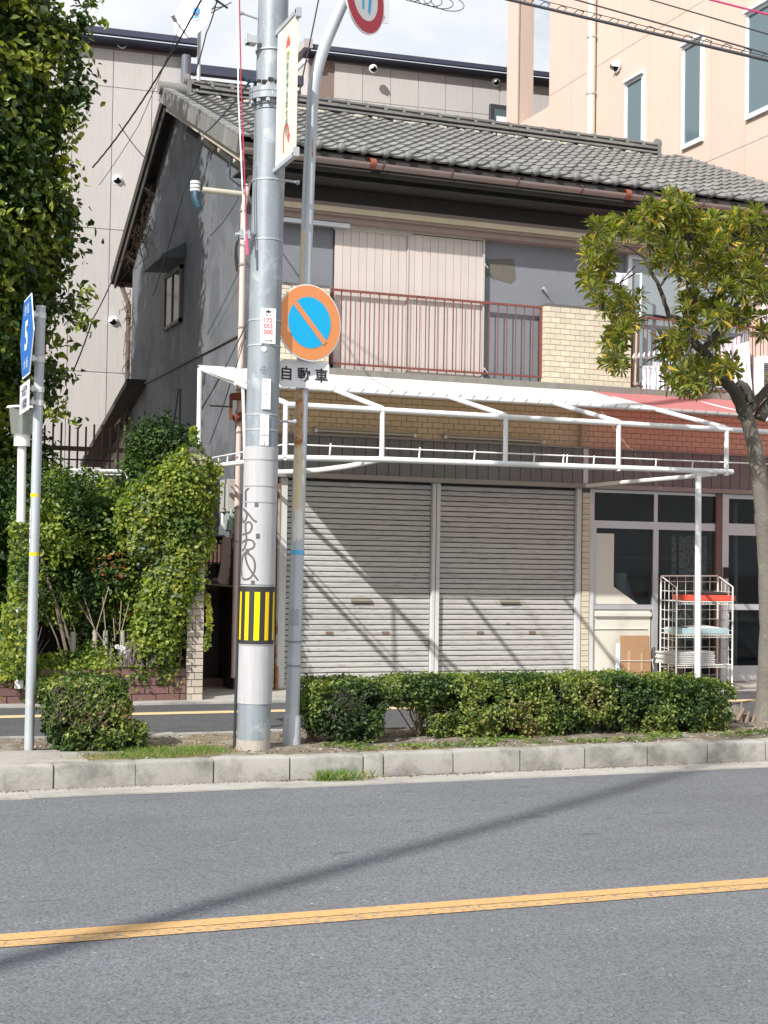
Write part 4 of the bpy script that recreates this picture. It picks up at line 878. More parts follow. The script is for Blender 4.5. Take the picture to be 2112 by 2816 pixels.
def pole_patch(y0, y1, a0, a1, mat, nm, jag=.01):
    b = MB(); V = []; zt2, zb2 = spz(y0), spz(y1); n_ = 10; m_ = 14
    for i in range(n_+1):
        for j in range(m_+1):
            z = zb2+(zt2-zb2)*j/m_; k = .25*noise.noise(Vector((z*9, 1 if i < n_/2 else 7, 0)))
            a = a0+(a1-a0)*i/n_ + (k*(1 if i in (0, n_) else .5)); z2 = z+jag*noise.noise(Vector((a*6, z*3, 2)))*(j in (0, m_))*4
            V.append((spx(z)+math.sin(a)*(.0604-.0018*z), SY-math.cos(a)*(.0604-.0018*z), z2))
    b.add(V, [(i*(m_+1)+j, (i+1)*(m_+1)+j, (i+1)*(m_+1)+j+1, i*(m_+1)+j+1) for i in range(n_) for j in range(m_)]); return part(nm, b, mat, sp, True)
m_peel = M('yellowed_sticker', (.66,.56,.38), .6, .08, 8, .1, blotch=(.42,.26,.12), bs=9, bcover=.6); m_rusty = M('rusty_sticker', (.50,.33,.19), .8, .3, 14, .4, blotch=(.36,.15,.05), bs=14, bcover=.48)
pole_patch(1103, 1166, -1.0, .35, M('pale_sticker', (.72,.70,.62), .6, .06), 'old_sticker'); pole_patch(965, 1104, -1.35, .15, m_peel, 'old_sticker'); pole_patch(842, 970, -1.45, -.05, m_rusty, 'rust_patch')
pole_patch(500, 622, -1.35, -.55, m_peel, 'old_sticker'); pole_patch(1315, 1350, -1.2, .25, M('grey_residue', (.36,.38,.42), .8, .2, 30, .2), 'residue')
pole_patch(300, 342, .1, .9, m_rusty, 'rust_patch')
def disc(c, r_, n, sd, upv, th, mat, nm, par, seg=48):
    b = MB(); c, n = Vector(c), Vector(n); V = [c+sd*math.cos(a)*r_+upv*math.sin(a)*r_ for a in np.linspace(0, 2*math.pi, seg, False)]
    b.prism(V, -n*th); return part(nm, b, mat, par) if par is sp else link(nm, b.mesh(nm, [mat]), par)
# no parking sign
nn = Vector((.276,-.961,0)).normalized(); ss_ = Vector((.961,.276,0)); c = at(668.5,697,Y=11.56)
ns = disc(c, .318, nn, ss_, Z, .012, m_white, 'no_parking_sign', sp)
disc(c+nn*.002, .308, nn, ss_, Z, .0015, m_orange, 'orange_ring', ns); disc(c+nn*.004, .212, nn, ss_, Z, .0015, m_blue, 'blue_face', ns)
d45 = (ss_*math.cos(R(45))-Z*math.sin(R(45))); u45 = d45.cross(nn)
link('slash', MB().obox(c+nn*.0058, d45*.222, u45*.0235, nn*.0008).mesh('slash', [m_orange]), ns)
part('sign_bracket', MB().obox(c-nn*.03+Z*.1, ss_*.14, nn*.015, Z*.02).obox(c-nn*.03-Z*.1, ss_*.14, nn*.015, Z*.02), m_steel, sp)
# text plate
pc = at(658,809,Y=11.625); pn = Vector((.05,-1,0)).normalized(); ps = Vector((1,.05,0)).normalized(); W, H, rr = .218, .112, .03; V = []
for cx_, cz_, a0 in ((W-rr,H-rr,0),(-W+rr,H-rr,90),(-W+rr,-H+rr,180),(W-rr,-H+rr,270)):
    for k in range(6): a = R(a0+18*k); V.append(pc+ps*(cx_+rr*math.cos(a))+Z*(cz_+rr*math.sin(a)))
pl = part('text_plate', MB().prism(V, -pn*.006), m_white, sp)
text('自 動 車', .118, pc+pn*.002, ps, Z, m_black, pl, bold=.018, stretch=1.0)
# red ringed sign at the top, cropped by the frame
n2_ = Vector((.60,-.80,0)).normalized(); s2_ = Vector((.80,.60,0)); c2_ = at(789,-5,Y=11.6)
rs = disc(c2_, .305, n2_, s2_, Z, .012, m_white, 'red_ring_sign', sp); disc(c2_+n2_*.002, .292, n2_, s2_, Z, .0015, m_red, 'red_ring', rs); disc(c2_+n2_*.004, .192, n2_, s2_, Z, .0015, m_white, 'white_face', rs)
lg = MB()
for p4 in ([(-.055,.06),(-.02,.06),(-.018,-.105),(-.045,-.11)], [(.06,.06),(.10,.06),(.075,-.13),(.04,-.10)], [(-.08,.05),(.11,.05),(.11,.10),(-.08,.10)]):
    lg.prism([c2_+n2_*.0050+s2_*a+Z*b for a, b in p4], n2_*.0008)
link('blue_symbol', lg.mesh('blue_symbol', [m_blue]), rs)
q0 = at(812,46,Y=11.85); part('square_plate_back', MB().box(q0.x-.05,q0.x+.125,11.86,11.868,q0.z,q0.z+.6), M('plate_back', (.52,.55,.57), .5), sp)

# ================================================================== route number sign on the left
ls = thing('route_number_sign', 'blue hexagonal route five sign with a white name plate on a galvanised pole', 'road sign', (1.665, 11.85, .15))
part('pole', MB().tube([(1.655,11.85,.1),(1.66,11.85,2.2),(1.665,11.85,3.66)], .0385, 16), m_steel, ls, True)
part('cap', MB().tube([(1.665,11.85,3.655),(1.665,11.85,3.672)], .041, 16), m_steel, ls, True)
HX = 1.575; hx = [(12.36,3.455),(11.72,3.74),(11.54,3.46)]
yc, zc_ = 11.955, 3.435
hexp = [(yc+.40*.98,zc_),(yc+.205,zc_+.318),(yc-.205,zc_+.318),(yc-.40*.98,zc_),(yc-.205,zc_-.318),(yc+.205,zc_-.318)]
hp = part('hexagon_plate', MB().prism([(HX,y,z) for y,z in hexp], (.006,0,0)), m_white, ls)
link('blue_face', MB().prism([(HX-.002,yc+(y-yc)*.955,zc_+(z-zc_)*.955) for y,z in hexp], (.0015,0,0)).mesh('blue_face', [m_hexblue]), hp)
text('5', .24, (HX-.003,yc,zc_+.01), Yn, Z, m_white, hp, bold=.03, stretch=1.15); text('府 道', .085, (HX-.003,yc,zc_+.22), Yn, Z, m_white, hp, stretch=1.2); text('大 阪', .085, (HX-.003,yc,zc_-.215), Yn, Z, m_white, hp, stretch=1.2)
py0, py1 = at(42.8,860,X=HX).y, at(62.5,850,X=HX).y; pz0, pz1 = at(62,884,X=HX).z, at(62.5,819,X=HX).z
np_ = part('name_plate', MB().box(HX,HX+.005,py1,py0,pz0,pz1), M('pale_plate', (.62,.60,.66), .5), ls)
text('大阪港', .082, (HX-.001,(py0+py1)/2,pz1-.07), Yn, Z, m_black, np_, bold=.015, stretch=1.25); text('八尾線', .082, (HX-.001,(py0+py1)/2,pz1-.17), Yn, Z, m_black, np_, bold=.015, stretch=1.25)
for yy in (682, 777, 842, 871):
    z = at(85,yy,Y=11.85).z; part('clamp', MB().tube([(1.664,11.85,z-.022),(1.664,11.85,z+.022)], .044, 16).box(HX+.006,1.64,11.80,11.812,z-.012,z+.012).box(1.60,1.62,11.79,11.82,z-.02,z+.025), M('clamp_white', (.60,.61,.62), .4, metal=.2), ls)
for yy in (1070, 1197): z = at(75,yy,Y=11.85).z; part('reflective_band', MB().tube([(1.658,11.85,z-.013),(1.658,11.85,z+.013)], .0395, 16), m_yband, ls, True)
z0_, z1_ = at(64,1172,Y=11.82).z, at(64,1100,Y=11.82).z
b = MB(); V = []
for i in range(6):
    a = -1.75+.7*i/5
    for z in (z0_, z1_): V.append((1.658+math.sin(a)*.0400, 11.85-math.cos(a)*.0400, z))
lb = part('paper_label', b.add(V, [(2*i,2*i+2,2*i+3,2*i+1) for i in range(5)]), m_white, ls, True)
an = -1.35; text('大阪府管理', .20, (1.658+math.sin(an)*.0412, 11.85-math.cos(an)*.0412, (z0_+z1_)/2), (math.cos(an), math.sin(an), 0), Z, m_black, lb, vertical=True, gap=1.1, stretch=.8)

dvn = MB(); rv = random.Random(4)
for (px0, py0, px1, py1, yy, n_) in ((330,400,275,560,21.5,26),(318,470,300,540,21.3,16),(286,620,288,760,23.7,16),(288,700,302,905,23.6,22)):
    for i in range(n_):
        t_ = rv.random(); a = at(px0+(px1-px0)*t_+rv.gauss(0,4), py0+(py1-py0)*t_, Y=yy); a.x = min(a.x, 4.74); p = [a]
        for k in range(4): p.append(p[-1]+Vector((rv.gauss(0,.05), rv.gauss(0,.05), rv.uniform(-.16,.03))))
        for q_ in p: q_.x = min(q_.x, 4.76)
        dvn.tube(p, [.008,.007,.006,.005,.003], 4)
solo('dead_vine', dvn, M('dead_vine_brown', (.17,.11,.07), .9), 'dry brown vine stems hanging from the back eave of the gable', 'vine', kind='stuff')

# ================================================================== cables
def cable(pts, r_, mat, label, sag=0, n=16, twist=0, nm='cable', grp=None):
    P = [Vector(p) for p in pts]; Q = []
    for i in range(len(P)-1):
        for k in range(n):
            t_ = k/n; p = P[i].lerp(P[i+1], t_); p.z -= sag*4*t_*(1-t_); Q.append(p)
    Q.append(P[-1]); b = MB()
    if twist:
        d = (P[-1]-P[0]).normalized(); u = d.cross(Z).normalized(); v = d.cross(u)
        m_ = len(Q)*4; Q2 = [P[0].lerp(P[-1], i/m_) for i in range(m_+1)]
        for ph in (0, math.pi*2/3, math.pi*4/3): b.tube([q+(u*math.cos(i*twist+ph)+v*math.sin(i*twist+ph))*r_*1.1-Vector((0,0,sag*4*(i/m_)*(1-i/m_))) for i, q in enumerate(Q2)], r_, 5)
    else: b.tube(Q, r_, 6)
    return solo(nm, b, mat, label, 'cable', grp, smooth=True)
cable([at(440,-10,Y=14.5), at(200,362,Y=17.6)], .0052, m_cable, 'thick twisted black cable running down into the ivy tree', .12, twist=.5)
cable([at(395,40,Y=14.5), at(300,270,Y=16.2), at(214,400,Y=17.6)], .004, m_cable, 'thin black wire beside the twisted cable into the ivy tree', .02)
cable([at(257,268,Y=18), at(312,340,Y=19.5)], .006, m_cable, 'short thin wire between the ivy tree and the gable eave', .02)
cable([at(158,802,Y=18), at(200,690,Y=20), at(244,600,Y=24.4)], .010, m_cable, 'black wire rising from the ivy to the back eave corner', .03)
cable([at(470,-5,Y=19), at(446,70,Y=20), at(418,165,Y=20.8)], .009, m_cable, 'black aerial lead hanging beside the satellite dish mast', .05)
cable([at(540,176,Y=PY0), at(440,290,Y=17.0)], .010, m_bluec, 'blue green service wire from the pole flange to the gable insulator', .03)
cable([at(440,300,Y=17.0), at(395,420,Y=18.5), at(330,640,Y=20.8)], .007, m_bluec, 'green wire hanging along the dark underside of the gable', .05)
cable([at(513,-10,Y=PY0-.1), at(515,210,Y=PY0-.1), at(529,520,Y=PY0-.15)], .006, m_white, 'white rope hanging beside the utility pole', 0)
cable([at(517,-10,Y=PY0-.13), at(521,190,Y=PY0-.13), at(533,500,Y=PY0-.16)], .0055, M('red_rope', (.38,.03,.06), .7), 'dark red rope hanging beside the utility pole', 0)
cable([at(532,505,Y=PY0-.16), at(535,550,Y=PY0-.16)], .012, M('pink_tape', (.60,.10,.22), .7), 'short pink tape tail tied to the pole clamp', 0)
cable([at(690,-10,Y=13), at(655,160,Y=13), at(630,275,Y=13)], .007, m_cable, 'thin black wire passing behind the hospital banner', .01)
cable([at(632,500,Y=PY0)+Vector((-.5,0,.2)), at(505,600,Y=16.8)], .001, m_cable, 'hair thin wire beside the pole', 0) if False else None
cable([at(1090,-3,Y=10.5), at(1700,140,Y=8.5)], .013, m_cable, 'thick black overhead cable crossing the top right corner', .0)
cable([at(1235,-3,Y=10.3), at(1700,128,Y=8.5)], .007, m_cable, 'black overhead cable just above the thick one', .0)
cable([at(1155,-3,Y=10.4), at(1700,133,Y=8.5)], .0035, m_cable, 'thin messenger wire running over the thick overhead cable', .0)
cable([at(1390,-5,Y=10), at(1700,86,Y=8.5)], .006, m_cable, 'single black overhead wire above the cable bundle', .0)
cable([at(1525,-3,Y=9.5), at(1700,42,Y=8.5)], .008, M('red_cable', (.40,.02,.10), .6), 'crimson overhead cable in the top right corner', .0)
lz = MB(); A0, A1, B0, B1 = at(1090,-3,Y=10.5), at(1700,140,Y=8.5), at(1155,-3,Y=10.4), at(1700,133,Y=8.5)
for k in range(14):
    t_ = .07+k*.065; p = A0.lerp(A1, t_); p2 = p+Vector((.05,0,.045-.02*t_*0)); lz.tube([p, p2, p2+Vector((.05,0,-.01)), A0.lerp(A1, t_+.03)], .0035, 4)
solo('cable_hanger', lz, m_cable, 'zigzag wire hangers along the thick overhead cable', 'cable hanger', kind='stuff')
lp_ = MB(); c0 = at(925,-2,Y=12)
for k in range(5): lp_.tube([c0+Vector((-.17+.09*k+math.cos(a)*(.10+.02*k)*.9, 0, math.sin(a)*(.035+.008*k)-.01)) for a in np.linspace(0,2*math.pi,16)], .004, 4)
solo('cable_coil', lp_, m_cable, 'small coil of black cable at the top edge beside the red ringed sign', 'cable coil')
cable([at(532,700,Y=16.9), at(440,875,Y=17.0), at(420,900,Y=17.3)], .008, m_cable, 'black wire sagging down the gable wall to the awning corner', .04)
cable([at(532,715,Y=16.9), at(500,820,Y=16.9), at(452,960,Y=17.0)], .006, m_cable, 'thin black wire dropping from the downpipe behind the awning', .03)
cable([at(390,840,Y=19.2), at(386,990,Y=19.2)], .012, m_cable, 'vertical black wire on the shaded gable wall', 0)
cable([at(386,840,Y=19.2), at(372,940,Y=19.2), at(360,985,Y=19.2)], .010, m_cable, 'slanting black wire on the shaded gable wall', 0)
cable([at(497,338,Y=17.0), at(497,385,Y=17.0), at(518,402,Y=17.0), at(536,392,Y=16.9)], .010, m_bluec, 'blue cable loop hanging under the front gable corner', .0)

# ================================================================== vegetation tools
def leaf_mass(name, C, nrm, size, mats, probs, parent=None, elong=1.7, fold=.25, bias=.5, seed=1, kind='stuff', up=.35):
    """many folded leaves at points C; nrm are outward directions"""
    r = np.random.default_rng(seed); n = len(C); C = np.asarray(C, float); N = np.asarray(nrm, float)
    N = N*bias+r.normal(size=(n,3))*.55+np.array([0,0,up]); N /= np.linalg.norm(N, axis=1)[:,None]
    T = r.normal(size=(n,3)); T -= N*(T*N).sum(1)[:,None]; T /= np.linalg.norm(T, axis=1)[:,None]; B = np.cross(N, T)
    s = size*r.uniform(.6,1.3,n)[:,None]; Lh = T*s*.5; Wd = B*s*.5/elong; Up = N*s*fold*.5
    V = np.empty((n,6,3)); V[:,0] = C-Lh; V[:,1] = C-Lh*.15+Wd+Up; V[:,2] = C+Lh*.55+Wd*.6+Up*.6; V[:,3] = C+Lh*1.05-Up*.4; V[:,4] = C+Lh*.55-Wd*.6+Up*.6; V[:,5] = C-Lh*.15-Wd+Up
    me = bpy.data.meshes.new(name); me.vertices.add(n*6); me.vertices.foreach_set('co', V.ravel())
    me.loops.add(n*8); me.polygons.add(n*2)
    idx = (np.arange(n)*6)[:,None]+np.array([0,1,2,3,0,3,4,5]); me.loops.foreach_set('vertex_index', idx.ravel().astype(np.int32))
    me.polygons.foreach_set('loop_start', (np.arange(n*2)*4).astype(np.int32)); me.polygons.foreach_set('loop_total', np.full(n*2,4,np.int32))
    for m in mats: me.materials.append(m)
    # neighbouring leaves tend to share their tone
    tone = np.array([noise.noise(Vector(c)*2.2) for c in C[::1]])*1.1+r.uniform(-.5,.5,n); q = np.argsort(np.argsort(tone))/n
    mi = np.searchsorted(np.cumsum(probs), q*.9999); me.polygons.foreach_set('material_index', np.repeat(mi,2).astype(np.int32)); me.update(calc_edges=True)
    o = link(name, me, parent)
    if kind: o['kind'] = kind
    return o
def blob_points(blobs, n, seed, shell=.25, clump=0, cr=.1, power=2.0):
    """points near the surface of lumpy ellipsoids (cx,cy,cz,rx,ry,rz)"""
    r = np.random.default_rng(seed); W = np.array([b[3]*b[5]+b[4]*b[5]+b[3]*b[4] for b in blobs]); W = W/W.sum()
    k = r.choice(len(blobs), n if not clump else n//clump, p=W); Bk = np.array(blobs)[k]; m = len(k)
    d = r.normal(size=(m,3)); d /= np.linalg.norm(d, axis=1)[:,None]
    if power != 2.0:
        f = (np.abs(d)**power).sum(1)**(1/power); d = d/f[:,None]
    lump = np.array([noise.noise(Vector(Bk[i,:3]+d[i]*2.1*1.0)*1.7) for i in range(m)])
    rad = 1-np.abs(r.normal(0, shell, m))+lump*.20; P = Bk[:,:3]+d*Bk[:,3:6]*rad[:,None]
    if clump:
        P = np.repeat(P, clump, 0)+r.normal(size=(m*clump,3))*cr; d = np.repeat(d, clump, 0)
    return P, d
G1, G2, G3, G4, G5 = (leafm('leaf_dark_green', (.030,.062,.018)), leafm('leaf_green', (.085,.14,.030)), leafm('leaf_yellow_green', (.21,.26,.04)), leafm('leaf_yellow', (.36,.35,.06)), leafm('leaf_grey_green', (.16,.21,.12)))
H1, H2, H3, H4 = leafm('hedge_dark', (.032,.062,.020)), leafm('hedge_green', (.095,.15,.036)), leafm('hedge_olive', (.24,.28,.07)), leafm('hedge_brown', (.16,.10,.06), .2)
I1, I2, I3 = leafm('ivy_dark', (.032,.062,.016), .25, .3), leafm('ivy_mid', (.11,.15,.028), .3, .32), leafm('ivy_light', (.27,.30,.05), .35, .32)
T1, T2, T3 = leafm('bayberry_green', (.14,.17,.03), .3, .38, .3, .5), leafm('bayberry_olive', (.24,.25,.045), .35, .38, .3, .35), leafm('bayberry_yellow', (.50,.34,.05), .35, .45, .3)
def branches(name, blobs, root, n, r0, mat, parent, seed=3):
    r = random.Random(seed); b = MB()
    for i in range(n):
        bl = blobs[r.randrange(len(blobs))]; a = Vector(root) if not isinstance(root, list) else min((Vector(q) for q in root), key=lambda q: (q-Vector(bl[:3])).length)
        e = Vector((bl[0]+r.uniform(-.75,.75)*bl[3], bl[1]+r.uniform(-.75,.75)*bl[4], bl[2]+r.uniform(-.6,.8)*bl[5])); m = (a+e)/2+Vector((r.uniform(-.1,.1),r.uniform(-.1,.1),r.uniform(-.02,.1)))*(e-a).length
        b.tube([a, a.lerp(m,.5)+Vector((r.uniform(-.02,.02),0,.0)), m, e], [r0, r0*.8, r0*.6, r0*.25], 5)
    return part(name, b, mat, parent)

def box_points(blobs, n, seed, clump, cr, shrink=1.0, shell=.10):
    """points just under the faces of clipped, slightly lumpy boxes: more on the top than on the sides"""
    r = np.random.default_rng(seed); m = n//clump; W = np.array([b[3]*(b[4]+b[5]) for b in blobs]); W = W/W.sum(); Bk = np.array(blobs)[r.choice(len(blobs), m, p=W)]
    u = r.uniform(-1,1,(m,3)); ax = r.choice(6, m, p=[.10,.10,.30,.10,.36,.04]); N = np.zeros((m,3))
    for k, (a, s_) in enumerate(((0,-1),(0,1),(1,-1),(1,1),(2,1),(2,-1))):
        q = ax == k; u[q,a] = s_*(1-np.abs(r.normal(0,shell,q.sum()))); N[q,a] = s_
    low = np.clip((-u[:,2]-.2)/.8, 0, 1)[:,None]; u[:,:2] *= 1-.30*low                    # narrower towards the stems
    e = np.abs(u[:,:2]).max(1); u[:,2] -= np.where(u[:,2] > 0, .16*e**4, 0); c_ = (np.abs(u[:,0])*np.abs(u[:,1]))**3; u[:,:2] *= (1-.13*c_)[:,None]
    P = Bk[:,:3]+u*Bk[:,3:6]*shrink
    P += N*np.array([noise.noise(Vector(p)*4.5)*.035+noise.noise(Vector(p)*13)*.016 for p in P])[:,None]
    keep = np.array([noise.noise(Vector(p)*7+Vector((3,9,1))) > (-.36 if nz > 0 else -.22) for p, nz in zip(P, N[:,2])]); P, N = P[keep], N[keep]; m = len(P)
    return np.repeat(P, clump, 0)+r.normal(size=(m*clump,3))*cr, np.repeat(N, clump, 0)
# ---- clipped shrubs on the median
def shrub(name, label, blobs, n, loc, group, seed, probs=(.36,.36,.24,.04), size=.036, roots=None, nbr=26):
    t = thing(name, label, 'shrub', loc, group)
    P, d = box_points(blobs, int(n*1.25), seed, 6, .017); leaf_mass('foliage', P, d, size, [H1,H2,H3,H4], probs, t, 1.7, .2, .7, seed)
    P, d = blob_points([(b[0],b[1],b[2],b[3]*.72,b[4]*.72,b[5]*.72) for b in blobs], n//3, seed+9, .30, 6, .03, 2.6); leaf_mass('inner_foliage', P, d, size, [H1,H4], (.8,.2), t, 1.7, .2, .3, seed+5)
    branches('stems', blobs, roots or [(b[0],b[1],.15) for b in blobs], nbr, .009, m_twig, t, seed); return t
sg = 'clipped azalea shrubs on the median'
b1 = shrub('azalea_shrub', 'square clipped shrub with brown bare patch beside the galvanised route sign pole', [(2.07,11.85,.53,.33,.28,.19),(2.10,11.83,.35,.32,.27,.18),(2.42,11.75,.26,.12,.15,.12)], 15000, (2.1,11.8,.17), sg, 11, nbr=60)
bt = MB(); rr_ = random.Random(5)
for i in range(170):
    a = Vector((1.95+rr_.uniform(-.2,.28), 11.56+rr_.uniform(-.05,.08), .45+rr_.uniform(-.1,.22))); bt.tube([a, a+Vector((rr_.uniform(-.09,.09), rr_.uniform(-.06,.03), rr_.uniform(.03,.12)))], .0016, 4)
part('bare_twigs', bt, m_twig, b1)['kind'] = 'stuff'
b2 = shrub('azalea_shrub', 'small rounded shrub with bare hollow between the sign pole and the long hedge', [(4.24,11.95,.53,.34,.28,.15),(4.34,11.85,.33,.24,.22,.16),(4.02,11.92,.42,.14,.2,.16),(4.50,11.95,.50,.14,.2,.14)], 11000, (4.25,11.85,.17), sg, 21, nbr=50)
bt = MB()
for i in range(160):
    a = Vector((4.22+rr_.uniform(-.13,.13), 11.66+rr_.uniform(-.05,.06), .46+rr_.uniform(-.10,.12))); bt.tube([a, a+Vector((rr_.uniform(-.08,.08), rr_.uniform(-.05,.03), rr_.uniform(-.04,.09)))], .0016, 4)
part('bare_twigs', bt, m_barkd, b2)['kind'] = 'stuff'
shrub('azalea_hedge', 'long flat topped clipped hedge in front of the shutters and the newspaper rack', [(5.02,12.0,.575,.36,.30,.12),(5.35,12.0,.43,.36,.28,.26),(5.8,12.0,.425,.45,.32,.265),(6.3,12.0,.43,.45,.32,.265),(6.8,12.05,.435,.34,.30,.25),(7.2,12.0,.43,.35,.30,.255),(7.55,11.95,.40,.38,.30,.26),(7.85,12.0,.39,.30,.28,.22)], 52000, (6.5,12.0,.17), sg, 31, (.28,.36,.33,.03), .034, nbr=110)

# ---- ivy tree at the left edge
it = thing('ivy_tree', 'tall tree smothered in ivy filling the left edge', 'tree', (.9,18.4,.1))
tb_ = [(1.45,18.5,7.6,1.55,1.25,1.5),(1.4,18.5,5.6,1.55,1.2,1.2),(1.15,18.5,9.4,1.5,1.2,1.3),(1.3,18.5,4.0,1.45,1.1,1.0),(.75,18.7,7.4,1.95,1.7,2.6),(.55,18.7,9.0,1.85,1.6,2.2),(.95,18.6,5.4,1.85,1.6,1.9),(.75,18.6,3.9,1.75,1.5,1.5),(1.25,18.5,6.3,1.65,1.3,1.2),(.6,18.5,2.6,1.7,1.2,1.2),(1.5,18.6,8.3,1.15,1.1,.9),(1.35,18.55,4.6,1.35,1.1,.9)]
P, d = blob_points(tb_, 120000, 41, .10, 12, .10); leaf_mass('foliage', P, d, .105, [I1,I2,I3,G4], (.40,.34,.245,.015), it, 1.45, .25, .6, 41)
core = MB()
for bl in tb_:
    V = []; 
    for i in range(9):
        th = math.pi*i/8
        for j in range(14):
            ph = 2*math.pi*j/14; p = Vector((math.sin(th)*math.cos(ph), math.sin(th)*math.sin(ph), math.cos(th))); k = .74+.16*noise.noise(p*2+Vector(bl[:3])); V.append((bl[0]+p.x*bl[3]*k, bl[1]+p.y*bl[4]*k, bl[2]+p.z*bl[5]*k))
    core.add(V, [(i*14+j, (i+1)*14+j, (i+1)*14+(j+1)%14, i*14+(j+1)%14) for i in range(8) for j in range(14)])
part('dark_crown_core', core, I1, it)['kind'] = 'stuff'  # solid core added to close the crown, interior shade put into its colour
part('trunk', MB().tube([(.8,18.8,.1),(.85,18.8,3),(.7,18.8,8),(.6,18.8,10.6)], [.28,.24,.2,.1], 12), m_bark, it, True)
branches('branches', tb_, [(.7,18.8,z) for z in (2,4,6,8,10)], 60, .035, m_bark, it)
# outward sprays along the right side
sp_ = []; sd_ = []
r_ = np.random.default_rng(77)
for k in range(64):
    z = r_.uniform(2.6,9.8); y = 18.0+r_.uniform(-.5,.6); x0 = 2.62+.20*math.sin(z*1.7)-.15*(z > 8.5)
    L_ = r_.uniform(.15,.45); dr = np.array([1, r_.uniform(-.5,.2), r_.uniform(-.1,.6)])
    for q in range(int(24*L_/.3)): t_ = r_.uniform(0,1); sp_.append(np.array([x0,y,z])+dr*L_*t_+np.array([0,0,-.25*t_*t_*L_])+r_.normal(size=3)*.035); sd_.append(dr)
leaf_mass('outer_sprays', sp_, sd_, .105, [I1,I2,I3], (.45,.35,.2), it, 1.9, .2, .3, 78)

# ---- planter, pillar, fence and their climbers
pl_ = struct('planter_wall', MB().box(-6,3.96,16.20,16.36,.1,.475), m_mortar)
for r0 in range(4):
    x = -1.2-(.125 if r0 % 2 else 0); z = .112+r0*.092
    while x < 3.9:
        L_ = min(.262, 3.955-x)
        if L_ > .05: link('brick', MB().box(x+.006,x+L_,16.182,16.205,z,z+.082).mesh('brick', [m_redbrick]), pl_)
        x += .268
pl_['kind'] = None; del pl_['kind']; tag(pl_, 'low dark red brick planter wall under the ivy', 'planter')
struct('planter_soil', MB().box(-6,3.95,16.37,17.8,.1,.40), m_soil)
gp2 = thing('gate_pillar', 'pale brick gate pillar half covered with yellowing ivy', 'pillar', (4.05,16.35,.1))
pbk = part('core', MB().box(3.97,4.145,16.215,16.50,.1,2.95), m_mortar, gp2)
for k in range(35):
    z = .115+k*.079
    if k % 2: ww = [(3.965,4.055),(4.062,4.152)] 
    else: ww = [(3.965,4.022),(4.029,4.152)]
    for a, b_ in ww: link('brick', MB().box(a,b_,16.198,16.218,z,z+.070).mesh('brick', [m_pbrick]), pbk)
    link('brick', MB().box(4.142,4.155,16.222,16.50,z,z+.070).mesh('brick', [m_pbrick]), pbk)
# added dark wall to blacken the shrub gaps, iron fence behind the planter
struct('shade_backing_wall', MB().box(-6,3.95,19.0,19.12,.1,2.45), m_brownd)
fn = thing('iron_fence', 'dark brown iron bar fence rising above the planter shrubs', 'fence', (3.0,19.0,2.4))
part('rail', MB().box(1.2,4.3,18.985,19.015,3.05,3.11), M('fence_brown', (.09,.05,.04), .7), fn); part('thin_rail', MB().box(1.2,4.3,18.99,19.01,2.93,2.95), m_dark, fn)
fb = MB().box(-.011,.011,-.011,.011,0,.98).mesh('bar', [MATS['fence_brown']])
for i in range(30): inst('bar', fb, fn, (1.3+i*.104, 19, 2.4+.03*math.sin(i*1.3)))
lo = MB().box(-.008,.008,-.008,.008,0,2.0).mesh('lower_bar', [m_dark])
for i in range(16): inst('lower_bar', lo, fn, (2.2+i*.11, 18.8, .4))
solo('bent_white_pipe', MB().tube([at(150,1016,Y=18),at(262,1018,Y=18),at(272,1022,Y=18),at(277,1032,Y=18),at(277,1044,Y=18)], .022, 8).tube([at(150,1024,Y=18),at(262,1026,Y=18)], .008, 6), m_pipe, 'white bent pipe rail crossing behind the iron fence bars', 'pipe rail', smooth=True)
# yellow ivy cloak over the pillar
iv = thing('pillar_ivy', 'yellow green ivy cloak hanging over the brick gate pillar', 'climber', (3.9,16.2,.9))
ib = [(3.95,16.35,2.45,.34,.30,.45),(3.93,16.3,1.95,.31,.26,.5),(3.87,16.3,1.5,.28,.24,.45),(3.72,16.3,1.15,.26,.24,.5),(3.62,16.3,.8,.26,.24,.38),(3.70,16.35,2.35,.34,.3,.35),(3.5,16.4,2.1,.3,.3,.4)]
P, d = blob_points(ib, 32000, 51, .16, 8, .045); leaf_mass('foliage', P, d, .050, [G2,G3,G4,G5], (.36,.50,.06,.08), iv, 1.35, .2, .8, 51)
sp_ = []; 
for k in range(260): t_ = random.random(); sp_.append((4.03+.03*math.sin(t_*6)+random.gauss(0,.022), 16.25+random.gauss(0,.03), 2.80+t_*.38))
for k in range(260): t_ = random.random(); sp_.append((4.17+.05*math.sin(t_*3)+random.gauss(0,.016), 16.20, 1.30-t_*.62))
for k in range(160): t_ = random.random(); sp_.append((4.1+t_*.22+random.gauss(0,.02), 16.22, 2.78-.1*t_+random.gauss(0,.03)))
leaf_mass('trailing_shoots', sp_, [(0,-1,0)]*len(sp_), .050, [G2,G3,G4], (.3,.45,.25), iv, 1.35, .2, .8, 52)
part('vine_stem', MB().tube([(3.9,16.3,.4),(3.95,16.2,1.4),(4.0,16.2,2.6),(4.04,16.24,3.15)], [.02,.015,.01,.004], 6), m_twig, iv)
P, d = blob_points([(b_[0],b_[1]+.06,b_[2],b_[3]*.75,b_[4]*.7,b_[5]*.75) for b_ in ib], 9000, 54, .3, 6, .05); leaf_mass('inner_foliage', P, d, .06, [G1,G2], (.6,.4), iv, 1.35, .2, .3, 55)
